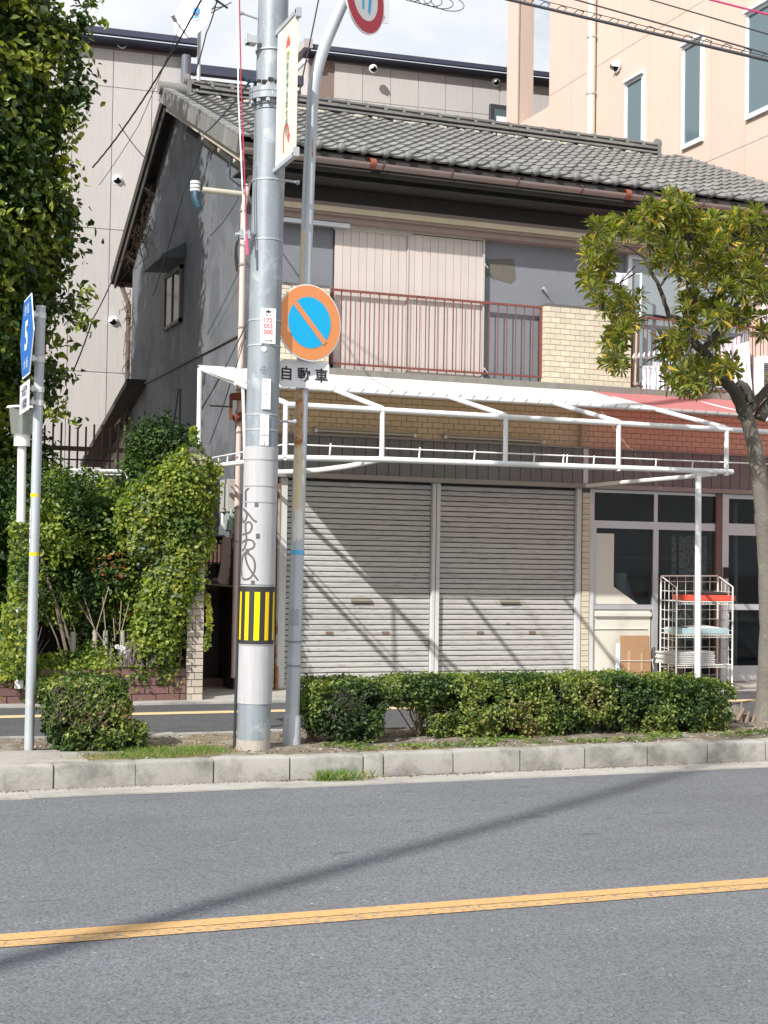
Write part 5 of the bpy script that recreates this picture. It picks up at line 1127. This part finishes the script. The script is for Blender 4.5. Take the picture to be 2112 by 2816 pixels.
# nandina and climbers in the planter
nd = thing('nandina_bush', 'loose green bush with pinnate leaves and a few red tips behind the planter', 'bush', (3.1,16.8,.4))
nb = [(3.2,16.9,2.05,.55,.4,.38),(2.7,16.9,1.95,.5,.4,.4),(3.3,16.8,1.6,.45,.35,.35),(2.55,17.0,1.65,.3,.35,.3),(3.45,16.75,1.25,.30,.25,.3),(3.05,16.8,1.35,.3,.3,.25),(2.9,17.1,2.35,.6,.4,.3),(2.4,16.9,2.3,.3,.3,.35),(2.95,16.75,1.12,.32,.25,.28),(2.35,16.8,1.35,.22,.25,.3),(3.25,16.7,.85,.25,.2,.22),(2.6,16.95,1.2,.25,.2,.25)]
P, d = blob_points(nb, 21000, 61, .24, 9, .06); leaf_mass('foliage', P, d, .062, [G1,G2,G3], (.40,.38,.22), nd, 1.9, .2, .5, 61)
red = leafm('leaf_red', (.30,.06,.03)); P, d = blob_points([(3.48,16.55,1.02,.10,.08,.14),(3.2,16.5,1.6,.25,.1,.2)], 70, 66, .5); leaf_mass('red_leaves', P, d, .055, [red, leafm('leaf_orange', (.40,.17,.05))], (.6,.4), nd, 2.0, .2, .5, 66)
sb = MB()
for (x0, z0, x1, z1, r0) in ((2.75,.45,2.35,1.9,.022),(2.85,.4,2.42,1.6,.018),(2.7,.4,2.45,1.15,.010),(2.9,.4,2.62,1.4,.008),(3.25,.4,3.2,1.5,.008),(3.35,.4,3.42,1.5,.009)): sb.tube([(x0,16.6,z0),((x0+x1)/2+.03,16.65,(z0+z1)/2),(x1,16.75,z1)], [r0,r0*.8,r0*.6], 6)
part('stems', sb, m_twig, nd)
dk = thing('dark_bush', 'dark evergreen bush against the shaded gable wall', 'bush', (3.9,17.9,1.8))
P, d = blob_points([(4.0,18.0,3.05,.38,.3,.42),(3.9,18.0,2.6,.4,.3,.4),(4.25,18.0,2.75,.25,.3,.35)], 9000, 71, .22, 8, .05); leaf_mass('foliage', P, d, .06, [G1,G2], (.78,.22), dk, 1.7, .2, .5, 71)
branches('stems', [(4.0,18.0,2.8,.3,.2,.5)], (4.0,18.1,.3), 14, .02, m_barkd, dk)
bk_ = thing('back_shrubbery', 'dark shrubs between the lamp post and the iron fence', 'bush', (2.3,18.2,.4))
P, d = blob_points([(2.6,18.0,2.2,.9,.4,.5),(1.8,17.8,2.0,.7,.5,.8),(1.5,17.6,1.2,.6,.4,.8),(3.4,18.0,2.2,.5,.3,.4),(2.4,18.2,2.8,.4,.3,.4)], 16000, 81, .22, 8, .07); leaf_mass('foliage', P, d, .075, [G1,G2,G3], (.62,.28,.10), bk_, 1.6, .2, .5, 81)
gi = thing('ground_ivy', 'yellow green ivy spilling over the brick planter edge', 'ground cover', (2.6,16.4,.4))
gb = [(x,16.45,.46,.30,.30,.12+.05*math.sin(x*5)) for x in np.arange(.6,3.9,.28)]+[(2.05,16.5,.66,.25,.25,.20),(3.0,16.6,.62,.2,.2,.16),(1.3,16.4,.6,.5,.3,.25)]
P, d = blob_points(gb, 20000, 91, .2, 8, .05); leaf_mass('foliage', P, d, .046, [G2,G3,G4,G5], (.34,.52,.06,.08), gi, 1.35, .2, .6, 91)
sp_ = [(x0+random.gauss(0,.03), 16.16+random.gauss(0,.015), .44-abs(random.gauss(0,.09))) for x0 in [random.uniform(.8,3.9) for _ in range(60)] for _ in range(9)]
leaf_mass('hanging_shoots', sp_, [(0,-1,0)]*len(sp_), .048, [G2,G3,G4], (.35,.45,.2), gi, 1.35, .2, .8, 92)
hb = thing('heather_tuft', 'grey purple heather like tuft among the planter ivy', 'plant', (2.1,16.4,.6)); h_ = MB()
for i in range(240): a = Vector((2.12+random.gauss(0,.10), 16.35+random.gauss(0,.06), .58)); h_.tube([a, a+Vector((random.gauss(0,.06), random.gauss(0,.04), random.uniform(.15,.42)))], [.004,.002], 4)
for i in range(160): a = Vector((3.45+random.gauss(0,.12), 16.22+random.gauss(0,.05), .50)); h_.tube([a, a+Vector((random.gauss(0,.06), random.gauss(0,.04), random.uniform(.1,.3)))], [.004,.002], 4)
part('twigs', h_, M('heather_twig', (.22,.18,.19), .9), hb)['kind'] = 'stuff'
for k, (px, y1, y0) in enumerate(((205,1360,1415),(228,1362,1420),(265,1362,1415),(158,1365,1410),(333,1365,1400))):
    q = at(px,y0,Y=16.5); q1 = at(px,y1,Y=16.5)
    solo('planter_stake', MB().tube([q, q1], .030, 12), M('stake_concrete', (.36,.34,.29), .9, .15, 9, .2), ('pale round stake beside the crossed canes, leftmost of three','pale round stake in the middle of the crossed canes','pale round stake right of the crossed canes','pale round stake behind the heather tuft','short pale stake under the nandina leaves')[k], 'stake', 'pale stakes in the planter', smooth=True)
cn = MB()
for (a0, a1) in (((182,1292),(205,1362)),((235,1268),(208,1362)),((222,1290),(228,1362)),((262,1300),(258,1362)),((278,1305),(262,1365)),((298,1322),(285,1380)),((330,1308),(290,1350)),((245,1335),(248,1385)),((168,1300),(225,1390)),((120,1340),(150,1385))): cn.tube([at(*a0,Y=16.45), at(*a1,Y=16.4)], .006, 5)
solo('garden_canes', cn, M('cane', (.26,.20,.14), .8), 'thin bare canes standing crossed between the planter stakes', 'canes', kind='stuff')
wf_ = MB()
for k in range(14):
    c = at(random.choice((275,268,310,345,370,300)), random.uniform(1395,1425), Y=16.25)+Vector((random.gauss(0,.05),0,0))
    for j in range(5): a = j*1.256; wf_.obox(c+Vector((math.cos(a)*.015,0,math.sin(a)*.015)), (.012,0,0), (0,.003,0), (0,0,.010))
solo('white_flowers', wf_, m_white, 'small white blossoms in the ivy above the brick planter', 'flowers', kind='stuff')
# lamp post
lp2 = thing('garden_lamp', 'white garden lamp post with a clear box lamp, ivy climbing its lower half', 'lamp post', (2.1,16.0,.4))
LX, LY = 2.085, 16.0
part('post', MB().tube([(LX+.03,LY,.3),(LX,LY,2.92)], .046, 14), m_white, lp2, True); part('collar', MB().tube([(LX,LY,2.86),(LX,LY,2.99)], .085, 16), m_white, lp2, True)
zb2, zt2 = 2.98, 3.26; b = MB(); t1, t2 = .13, .165; V = []
for i in range(6):
    a = i*math.pi/3+.4; V += [(LX+math.cos(a)*t1, LY+math.sin(a)*t1, zb2), (LX+math.cos(a)*t2, LY+math.sin(a)*t2, zt2)]
for i in range(6): part('glass', MB().prism([V[2*i], V[2*i+1], V[(2*i+3)%12], V[(2*i+2)%12]], (0,.004,0)), m_clear, lp2)
part('lid', MB().tube([(LX,LY,zt2),(LX,LY,zt2+.025)], [.175,.16], 6), M('lid_grey', (.5,.5,.48), .5), lp2); part('bulb', MB().tube([(LX,LY,3.0),(LX,LY,3.12),(LX,LY,3.2)], [.03,.045,.02], 12), m_porc, lp2, True)
sp_ = [(LX+math.cos(a)*r1, LY+math.sin(a)*r1, z) for a, r1, z in ((random.uniform(0,6.28), random.uniform(.05,.11)*(1+.6*(z<1.2)), z) for z in [random.uniform(.4,2.05) if random.random() < .8 else random.uniform(.4,1.1) for _ in range(2600)])]
iv2 = thing('lamp_ivy', 'ivy winding up the white garden lamp post', 'climber', (LX,LY,.4)); leaf_mass('foliage', sp_, [(0,-1,0)]*len(sp_), .055, [G2,G3,G4,G5], (.35,.4,.15,.1), iv2, 1.35, .2, .6, 95)
ag = thing('alley_gate', 'dark sheet metal wall closing the alley beside the gate pillar', 'wall', (4.48,17.7,.14))
part('lower_sheet', MB().box(4.17,4.79,17.85,17.90,.14,1.42), m_brownd, ag); part('middle_sheet', MB().box(4.17,4.79,17.95,18.0,1.44,1.64), M('black_sheet_metal', (.035,.032,.035), .6, .3, 5), ag)
for i in range(12): part('rib', MB().box(4.18+i*.05,4.205+i*.05,17.80,17.83,1.66,1.88), m_redsheet, ag)
part('upper_sheet', MB().box(4.17,4.79,17.82,17.86,1.64,1.98), m_brownd, ag); part('top_cap', MB().box(4.15,4.79,17.74,17.9,1.98,2.0), m_dark, ag); part('sill', MB().box(4.17,4.79,17.6,17.84,.14,.24), m_redsheet, ag)
part('side_wall', MB().box(4.08,4.16,16.52,19.0,.1,1.98), m_brownd, ag); part('canopy', MB().prism([(4.16,17.2,1.42),(4.79,17.2,1.36),(4.79,17.2,1.38),(4.16,17.2,1.44)], (0,.6,0)), M('canopy_olive', (.12,.12,.07), .7), ag)

# ---- street tree at the right edge
st = thing('street_tree', 'bayberry street tree with forked trunk and glossy leaf whorls at the right edge', 'tree', (8.95,12.5,.17))
def limb(pts, rad, mat=m_bark, nm='branch', Y=12.45):
    P = [at(a, b, Y=(c if len(q_) > 2 else Y)) for q_ in pts for a, b, c in [(q_+(Y,))[:3]]]
    fine, rf = [], []
    for i in range(len(P)-1):
        p0, p1, p2, p3 = P[max(0,i-1)], P[i], P[i+1], P[min(len(P)-1,i+2)]
        for s_ in range(4):
            t_ = s_/4; fine.append(.5*((2*p1)+(-p0+p2)*t_+(2*p0-5*p1+4*p2-p3)*t_*t_+(-p0+3*p1-3*p2+p3)*t_**3)+Vector((random.uniform(-1,1),random.uniform(-1,1),0))*.004); rf.append((rad[i]*(1-t_)+rad[i+1]*t_)*random.uniform(.95,1.06))
    fine.append(P[-1]); rf.append(rad[-1]); return part(nm, MB().tube(fine, rf, 14 if rad[0] > .04 else 7), mat, st, True)
limb([(1650,1568),(1652,1530),(1656,1440),(1657,1330),(1656,1230),(1649,1120),(1640,1020),(1622,930),(1606,880)], [.135,.100,.084,.080,.082,.086,.080,.075,.070], nm='trunk')
limb([(1606,890),(1590,850),(1560,815),(1530,770),(1500,738),(1490,705)], [.066,.062,.052,.046,.041,.036], m_barkd)
limb([(1604,905),(1625,880),(1640,860),(1662,835),(1700,800)], [.058,.05,.046,.042,.04], m_barkd); limb([(1622,868),(1612,840),(1595,828)], [.05,.045,.04], m_barkd)
limb([(1640,905),(1655,880),(1690,840),(1720,760)], [.07,.06,.055,.05], m_barkd)
for pts, rr in (([(1518,755),(1540,730),(1562,700),(1580,670),(1610,640)], [.035,.034,.032,.025,.018]), ([(1495,720),(1470,690),(1444,682)], [.03,.024,.018]), ([(1446,690),(1436,655),(1424,620),(1405,585),(1392,560)], [.024,.022,.02,.017,.010]),
                ([(1446,688),(1420,683),(1395,680)], [.017,.014,.008]), ([(1424,622),(1440,600),(1460,580),(1450,560)], [.012,.010,.008,.006]), ([(1405,590),(1412,575),(1425,565)], [.010,.008,.006]),
                ([(1490,705),(1500,640),(1495,560),(1480,500)], [.03,.024,.018,.01]), ([(1530,700),(1570,620),(1600,560)], [.022,.018,.01]), ([(1395,560),(1350,530),(1320,545)], [.012,.01,.006]), ([(1372,575),(1330,620),(1300,650)], [.007,.006,.004]),
                ([(1372,590),(1340,610),(1322,620)], [.008,.006,.004]), ([(1395,545),(1400,510),(1420,480)], [.014,.010,.006]), ([(1395,680),(1360,700),(1350,740)], [.010,.008,.005]), ([(1600,700),(1640,650),(1700,640)], [.018,.014,.010]), ([(1500,740),(1470,790),(1480,830)], [.016,.012,.008])): limb(pts, rr, m_barkd)
def rosette(seed, down=0.0):
    r = random.Random(seed); b = MB(); n_ = r.randint(26, 34)
    for i in range(n_):
        a = i*2.4+r.uniform(-.2,.2); el = R(r.uniform(-25,75)) if i < n_-3 else R(85); Lf = r.uniform(.095,.15); wd = r.uniform(.0105,.015)
        d = Vector((math.cos(a)*math.cos(el), math.sin(a)*math.cos(el), math.sin(el))); sd = d.cross(Z).normalized() if abs(d.z) < .98 else Vector((1,0,0)); n_v = sd.cross(d).normalized(); dr = -.18*Lf
        p0 = d*.012; p1 = d*Lf*.45; p2 = d*Lf*.8+Z*dr*.4; p3 = d*Lf+Z*dr
        mi = 0 if r.random() < .48 else 1
        if r.random() < .05 or (el < R(-12) and r.random() < .35): mi = 2
        up_ = n_v*wd*.35
        b.add([p0, p1+sd*wd*.75+up_, p2+sd*wd+up_, p3, p2-sd*wd+up_, p1-sd*wd*.75+up_, p1, p2], [(0,6,1),(6,7,2,1),(7,3,2),(0,5,6),(6,5,4,7),(7,4,3)], mi)
    b.tube([(0,0,-.06),(0,0,.02)], [.005,.004], 4, False, 3)
    return b.mesh('leaf_cluster', [T1,T2,T3,m_barkd])
RO = [rosette(k) for k in range(6)]
CL = [(1440,450,46,30,13),(1395,470,22,40,7),(1480,470,30,26,8),(1310,500,38,28,10),(1350,490,30,22,7),(1275,540,18,16,4),(1300,560,34,26,8),(1278,590,20,30,6),(1300,620,30,34,8),(1305,660,28,18,5),(1355,655,38,26,10),(1348,700,36,26,9),(1330,745,30,32,9),(1330,785,22,16,4),
      (1418,540,42,26,9),(1430,565,26,18,5),(1490,520,44,34,12),(1490,575,40,34,10),(1555,490,40,24,9),(1560,540,44,32,12),(1540,600,44,36,12),(1620,480,36,26,8),(1645,540,34,34,8),(1600,570,42,30,10),(1600,630,46,30,12),(1650,620,34,34,8),(1490,640,26,34,7),(1520,660,40,28,9),(1560,690,40,24,8),(1610,690,36,26,8),(1650,700,26,26,4),
      (1470,730,26,18,5),(1450,735,30,24,6),(1440,760,20,16,3),(1480,800,40,24,10),(1500,835,32,22,8),(1470,830,24,16,4),(1540,810,26,26,6),(1570,790,20,24,4),(1555,740,14,12,2),(1700,500,50,60,12),(1720,640,50,60,10),(1680,800,30,30,4),(1490,700,24,16,4)]
r = random.Random(9)
for (cx_, cy_, rx_, ry_, n_) in CL:
    for i in range(int(n_*1.02)+1):
        a = r.uniform(0,6.28); k = math.sqrt(r.random()); Y_ = 12.4+r.uniform(-.75,.75)
        p = at(cx_+math.cos(a)*k*rx_, cy_+math.sin(a)*k*ry_, Y=Y_)
        rot = Matrix.Rotation(r.uniform(0,6.28), 4, 'Z') @ Matrix.Rotation(r.gauss(0,.45), 4, 'X') @ Matrix.Rotation(r.gauss(0,.45), 4, 'Y')
        if cy_ > 720: rot = rot @ Matrix.Rotation(r.uniform(.5,1.6), 4, 'X')
        s_ = r.uniform(.85,1.25); inst('leaf_cluster', RO[r.randrange(6)], st, p, rot, (s_,s_,s_))
cs = thing('cut_stump', 'cluster of sawn off pale twigs at the foot of the street tree', 'stump', (8.55,12.35,.17)); b = MB()
for (x0, z0, x1, z1, r0) in ((1590,1560,1607,1530,.022),(1600,1560,1602,1518,.016),(1612,1562,1618,1538,.022),(1590,1545,1612,1541,.010),(1625,1562,1632,1545,.02),(1605,1568,1585,1552,.015)): b.tube([at(x0,z0,Y=12.35), at(x1,z1,Y=12.32)], [r0,r0*.7], 8)
part('root_stub', MB().tube([at(1640,1575,Y=12.35), at(1655,1570,Y=12.32)], [.014,.01], 8), M('cut_wood', (.24,.18,.135), .85, .25, 14, .2), cs); part('sawn_twigs', b, M('cut_wood', (.24,.18,.135), .85, .25, 14, .2), cs); part('root_lump', MB().tube([(8.35,12.45,.12),(8.45,12.4,.20),(8.6,12.45,.24),(8.75,12.4,.18)], [.04,.10,.10,.05], 10), m_bark, cs, True)

# ---- grass, weeds, fallen bits on the median
def grass(name, label, pts, hgt, n_, mat2, seed):
    r = np.random.default_rng(seed); b = MB()
    for (cx_, cy_, rx_, ry_, z_) in pts:
        for i in range(n_):
            x = cx_+r.normal()*rx_*.5; y = cy_+r.normal()*ry_*.5; a = r.uniform(0,6.28); h = hgt*r.uniform(.4,1.2); l = r.normal(size=2)*h*.45; wv = .0022
            b.add([(x-math.cos(a)*wv,y-math.sin(a)*wv,z_),(x+math.cos(a)*wv,y+math.sin(a)*wv,z_),(x+l[0]*.5,y+l[1]*.5,z_+h*.65),(x+l[0],y+l[1],z_+h)], [(0,1,2),(0,2,3)], int(r.random() < .3))
    return solo(name, b, mat2, label, 'grass', kind='stuff')
gs, gd = leafm('grass_green', (.10,.20,.03)), leafm('grass_dry', (.36,.29,.15))
grass('grass_tuft', 'bright green weed tuft growing in the gutter under the kerb', [(3.85,10.76,.16,.08,.008),(3.95,10.74,.2,.06,.008),(3.72,10.78,.08,.05,.008)], .085, 150, [gs, gd], 1)
grass('median_grass', 'patchy green and dry grass on the median beside the square shrub', [(2.6,11.35,.5,.16,.165),(2.35,11.25,.35,.14,.165),(2.9,11.5,.25,.2,.165),(2.55,11.6,.2,.15,.165)], .045, 1000, [gs, gd], 2)
grass('dry_grass', 'dry straw coloured grass thatch on the median', [(2.55,11.3,.7,.2,.163),(2.0,11.2,.3,.08,.17),(3.0,11.7,.3,.4,.165),(3.2,12.2,.3,.3,.165),(4.6,11.2,.5,.08,.165)], .022, 900, [gd, gd], 3)
P = [(random.uniform(3.95,8.6), random.uniform(11.15,11.6), .175+random.random()*.03) for _ in range(3200)]; P = [p for p in P if noise.noise(Vector((p[0]*2.2,p[1]*3,0))) > -.02]
lw = leaf_mass('low_weeds', P, [(0,0,1)]*len(P), .030, [H2,H3,gs], (.4,.35,.25), None, 1.4, .2, .8, 97); tag(lw, 'low leafy weeds along the kerb under the clipped hedge', 'weeds')
lt_ = MB()
for i in range(1500):
    x = random.uniform(1.0,9.5); y = random.uniform(11.05,12.6); s_ = random.uniform(.004,.014); a = random.uniform(0,3.1)
    lt_.obox((x,y,.172+random.random()*.006), (math.cos(a)*s_,math.sin(a)*s_,random.uniform(-.3,.3)*s_), (-math.sin(a)*s_*.6,math.cos(a)*s_*.6,0), (0,0,.0025), int(random.random()*3))
solo('median_litter', lt_, [M('litter_brown', (.20,.12,.07), .9), M('litter_stone', (.42,.39,.34), .9), M('litter_dark', (.07,.05,.04), .9)], 'fallen leaves and little stones scattered on the median soil', 'litter', kind='stuff')

# ================================================================== things in front of the shop
rk_ = thing('display_rack', 'white wire display rack with three shelves outside the shop', 'rack', (10.65,16.75,.145)); rk_2 = []
xa, xb, ya_, yb_ = 10.27, 11.09, 16.32, 17.0
def zz(px, py, y): return at(px, py, Y=y).z
ztop_b, ztop_f = zz(1427,1244,yb_), zz(1460,1272,ya_)
m_wire = M('rack_white', (.74,.73,.68), .45, .05)
Lb, Lf = at(1428,1244,Y=yb_), at(1462,1270,Y=ya_); Rb_, Rf = at(1551,1244,Y=yb_), at(1583,1268,Y=ya_)
def side(Pb, Pf, nm):
    b = MB().tube([(Pb.x,yb_,.15),(Pb.x,yb_,Pb.z),(Pf.x,ya_,Pf.z),(Pf.x,ya_,.15)], .011, 8)
    o = part(nm, b, m_wire, rk_, True); m = MB(); nn_ = 4
    for i in range(1, nn_): t_ = i/nn_; y = yb_+(ya_-yb_)*t_; x = Pb.x+(Pf.x-Pb.x)*t_; m.tube([(x,y,.2),(x,y,Pb.z+(Pf.z-Pb.z)*t_-.03)], .004, 5)
    z = .25
    while z < Pf.z: m.tube([(Pb.x,yb_,z),(Pf.x,ya_,z)], .004, 5); z += .125
    link('mesh_wires', m.mesh('mesh_wires', [m_wire]), o)
side(Lb, Lf, 'side_frame'); side(Rb_, Rf, 'side_frame')
m = MB().tube([(Lb.x,yb_,Lb.z),(Rb_.x,yb_,Rb_.z)], .010, 8); z = .25
while z < Lb.z-.05: m.tube([(Lb.x,yb_,z),(Rb_.x,yb_,z)], .0035, 5); z += .125
for i in range(1, 7): x = Lb.x+(Rb_.x-Lb.x)*i/7; m.tube([(x,yb_,.2),(x,yb_,Lb.z)], .0035, 5)
part('back_grid', m, m_wire, rk_)
SH = []
for py in (1300, 1372, 1437):
    z = at(1500, py, Y=ya_).z; m = MB().tube([(Lf.x,ya_,z),(Rf.x,ya_,z)], .008, 6).tube([(Lf.x,ya_,z-.03),(Rf.x,ya_,z-.03)], .005, 6).tube([(Lb.x,yb_,z),(Rb_.x,yb_,z)], .006, 6)
    for i in range(22): x = Lf.x+(Rf.x-Lf.x)*i/21; m.tube([(x,ya_,z-.03),(x,ya_,z),(Lb.x+(Rb_.x-Lb.x)*i/21,yb_,z)], .0028, 4)
    part('shelf', m, m_wire, rk_); SH.append(z)
def sx(px, y=16.5): return at(px, 1400, Y=y).x
solo('red_tray', MB().box(sx(1475),sx(1575),16.36,16.75,SH[0]+.012,SH[0]+.085), m_redbox, 'shallow red box on the top shelf of the wire rack', 'box', bevel=.004)
solo('dark_cloth', MB().tube([(sx(1500),16.5,SH[0]+.095),(sx(1530),16.5,SH[0]+.11),(sx(1565),16.45,SH[0]+.10)], [.03,.035,.018], 8), m_dark, 'dark folded thing lying on the red box of the rack', 'cloth', smooth=True)
solo('teal_box', MB().box(sx(1463),sx(1560),16.36,16.80,SH[1]+.012,SH[1]+.085), m_tealbox, 'pale teal box with papers on the middle rack shelf', 'box', bevel=.004)
solo('paper_sheet', MB().prism([(sx(1482),16.40,SH[1]+.088),(sx(1545),16.38,SH[1]+.088),(sx(1535),16.7,SH[1]+.115),(sx(1490),16.7,SH[1]+.10)], (0,0,.004)), m_white, 'white papers lying on the pale teal box', 'paper')
for k in range(7):
    z = SH[2]+.012+k*.022; wd_ = ('lowest folded newspaper of the pile on the bottom rack shelf','folded newspaper second from the bottom of the rack pile','folded newspaper third from the bottom of the rack pile','folded newspaper in the middle of the rack pile','folded newspaper third from the top of the rack pile','folded newspaper second from the top of the rack pile','topmost curled newspaper of the pile on the bottom rack shelf')[k]; solo('newspaper', MB().prism([(sx(1437)+.01*(k%3),16.36,z),(sx(1485),16.36,z+.004),(sx(1532)-.012*(k%2),16.36,z+.012*(k/6))]+[(sx(1532)-.012*(k%2),16.36,z+.012*(k/6)+.017),(sx(1485),16.36,z+.018),(sx(1437)+.01*(k%3),16.36,z+.018)], (0,.38,0)), m_paper, wd_, 'newspaper', 'newspapers piled on the lowest rack shelf')
cb_ = thing('cardboard_bundle', 'flattened cardboard boxes tied with white string leaning by the shop window', 'cardboard', (10.2,16.95,.145))
xa_, xb_ = at(1341,1420,Y=16.95).x, at(1405,1420,Y=16.95).x; zt3, zm3 = at(1370,1373,Y=16.95).z, at(1370,1402,Y=16.95).z
part('sheet', MB().box(xa_+.01,xb_,16.98,17.0,.15,zt3-.01), m_card, cb_); part('sheet', MB().box(xa_,xb_-.02,16.96,16.978,.15,zt3), m_card, cb_); part('sheet', MB().box(xa_+.002,xb_-.10,16.945,16.958,.15,zm3), m_card, cb_); part('sheet', MB().box(xb_-.098,xb_+.003,16.943,16.956,.15,zm3), m_card, cb_)
part('tape', MB().box(xa_+.10,xa_+.14,16.940,16.944,.2,zm3-.02).box(xb_-.15,xb_-.12,16.940,16.944,.17,zm3-.05), M('parcel_tape', (.50,.36,.22), .4), cb_)
part('string', MB().tube([(xa_-.01,16.935,zm3-.15),(xb_-.02,16.935,zm3-.16),(xb_+.01,16.93,zm3-.14),(xb_+.03,16.93,zm3-.13),(xb_+.015,16.93,zm3-.16),(xb_+.04,16.93,zm3-.27)], .004, 5), m_white, cb_)
solo('white_sign_sheet', MB().box(xa_-.055,xa_-.005,16.96,16.985,.15,zt3-.10), M('pale_blue_sheet', (.62,.72,.78), .5, .15, 12), 'pale blue and white sheet tucked behind the cardboard bundle', 'sheet')

# ================================================================== laundry balcony
lb2 = thing('balcony_window', 'grey frosted sliding window behind the laundry balcony', 'window', (11.2,17.1,4.1))
part('pane', MB().box(10.18,10.95,17.16,17.17,4.15,5.80), m_frost, lb2); part('pane', MB().box(11.0,11.95,17.17,17.18,4.15,5.80), m_frost, lb2)
part('frame', MB().box(10.10,10.16,17.12,17.19,4.06,5.86).box(10.16,11.98,17.12,17.19,5.80,5.87).box(10.945,11.0,17.13,17.185,4.15,5.80).box(11.93,12.0,17.12,17.19,4.06,5.80).box(10.16,11.93,17.12,17.19,4.06,4.15), m_alu, lb2)
part('pale_panel', MB().box(12.02,13.0,17.15,17.19,4.06,5.80), M('pale_pink_board', (.58,.47,.40), .7), lb2)
ac = thing('air_conditioner', 'white air conditioner unit with a dark grille on the laundry balcony', 'air conditioner', (12.4,17.05,4.06)); part('case', MB().box(12.08,12.75,16.90,17.14,4.07,4.60), m_porc, ac, bevel=.01)
part('grille', MB().box(12.11,12.72,16.892,16.899,4.10,4.50), m_dark, ac)
gw_ = MB().box(12.11,12.72,16.886,16.891,0,.006).mesh('grille_wire', [m_alu])
for k in range(14): inst('grille_wire', gw_, ac, (0,0,4.11+k*.028))
lpole = solo('laundry_pole', MB().tube([at(1362,772,Y=17.08), at(1625,783,Y=17.08)], .006, 8), m_alu, 'white laundry pole along the balcony hung with clothes', 'pole', smooth=True)
def cloth(px0, px1, py0, py1, Y, mat, label, folds=5, nm='hanging_cloth', skew=0, slant=0):
    b = MB(); nx, nz = 22, 10; V = []
    for j in range(nz+1):
        for i in range(nx+1):
            u, v = i/nx, j/nz; p = at(px0+(px1-px0)*u+skew*v, py0+(py1-py0)*v+slant*u*(1-v*.6), Y=Y); V.append((p.x, Y+math.sin(u*folds*6.28+v*1.3)*.022*(.3+v)+.01*noise.noise(Vector((u*5,v*3,px0))), p.z))
    b.add(V, [(j*(nx+1)+i, j*(nx+1)+i+1, (j+1)*(nx+1)+i+1, (j+1)*(nx+1)+i) for j in range(nz) for i in range(nx)]); return solo(nm, b, mat, label, 'laundry', 'laundry on the balcony', smooth=True)
cloth(1388,1412,790,846,17.06,m_cloth,'white shirt hanging lowest behind the first balcony bars',3); cloth(1408,1436,782,848,17.03,m_cloth,'white towel hanging behind the balcony bars near the hangers',3)
cloth(1432,1480,784,850,17.08,m_cloth,'wide white sheet hanging in folds behind the balcony bars',5); cloth(1548,1600,745,838,17.08,m_lilac,'lilac sheet draped on the balcony, left of the white sheet',3,slant=-20)
cloth(1590,1618,745,848,17.04,m_cloth,'narrow white sheet hanging straight at the right of the balcony',3,slant=-8,skew=8); cloth(1330,1360,588,614,16.85,m_cloth,'small white cloth pegged high above the tiled pier',2,slant=6)
cloth(1644,1670,620,705,16.85,m_lilac,'pale lilac garment hanging high at the right picture edge',2); cloth(1438,1468,742,786,17.0,M('pale_blue_cloth',(.40,.62,.80),.8),'pale blue cloth among the hangers behind the leaves',3)
hn = MB()
for k in range(7):
    q = at(1366+k*11, 772-k*1.5, Y=16.95); hn.tube([q, q+Vector((.02,-.02,.05)), q+Vector((.04,0,.03))], .005, 5).tube([q+Vector((.02,-.02,.04)), q+Vector((-.02,-.06,-.02)), q+Vector((.08,.06,-.02)), q+Vector((.02,-.02,.04))], .005, 5)
solo('clothes_hangers', hn, m_porc, 'row of white plastic clothes hangers on the balcony pole', 'hangers', kind='stuff')
solo('support_stick', MB().tube([at(1376,690,Y=17.0), at(1372,832,Y=17.0)], .014, 8), M('bamboo', (.45,.33,.20), .7), 'upright bamboo stick inside the laundry balcony', 'stick')
solo('laundry_bracket', MB().tube([at(1385,590,Y=16.9), at(1383,690,Y=16.9)], .016, 8).tube([at(1300,590,Y=17.1), at(1385,592,Y=16.9)], .006, 6), m_pipe, 'white upright laundry bracket half hidden by the tree leaves', 'bracket')
solo('thin_laundry_rod', MB().tube([at(1430,540,Y=16.8), at(1700,582,Y=16.8)], .008, 8), m_pipe, 'upper white laundry rod behind the tree crown', 'rod')
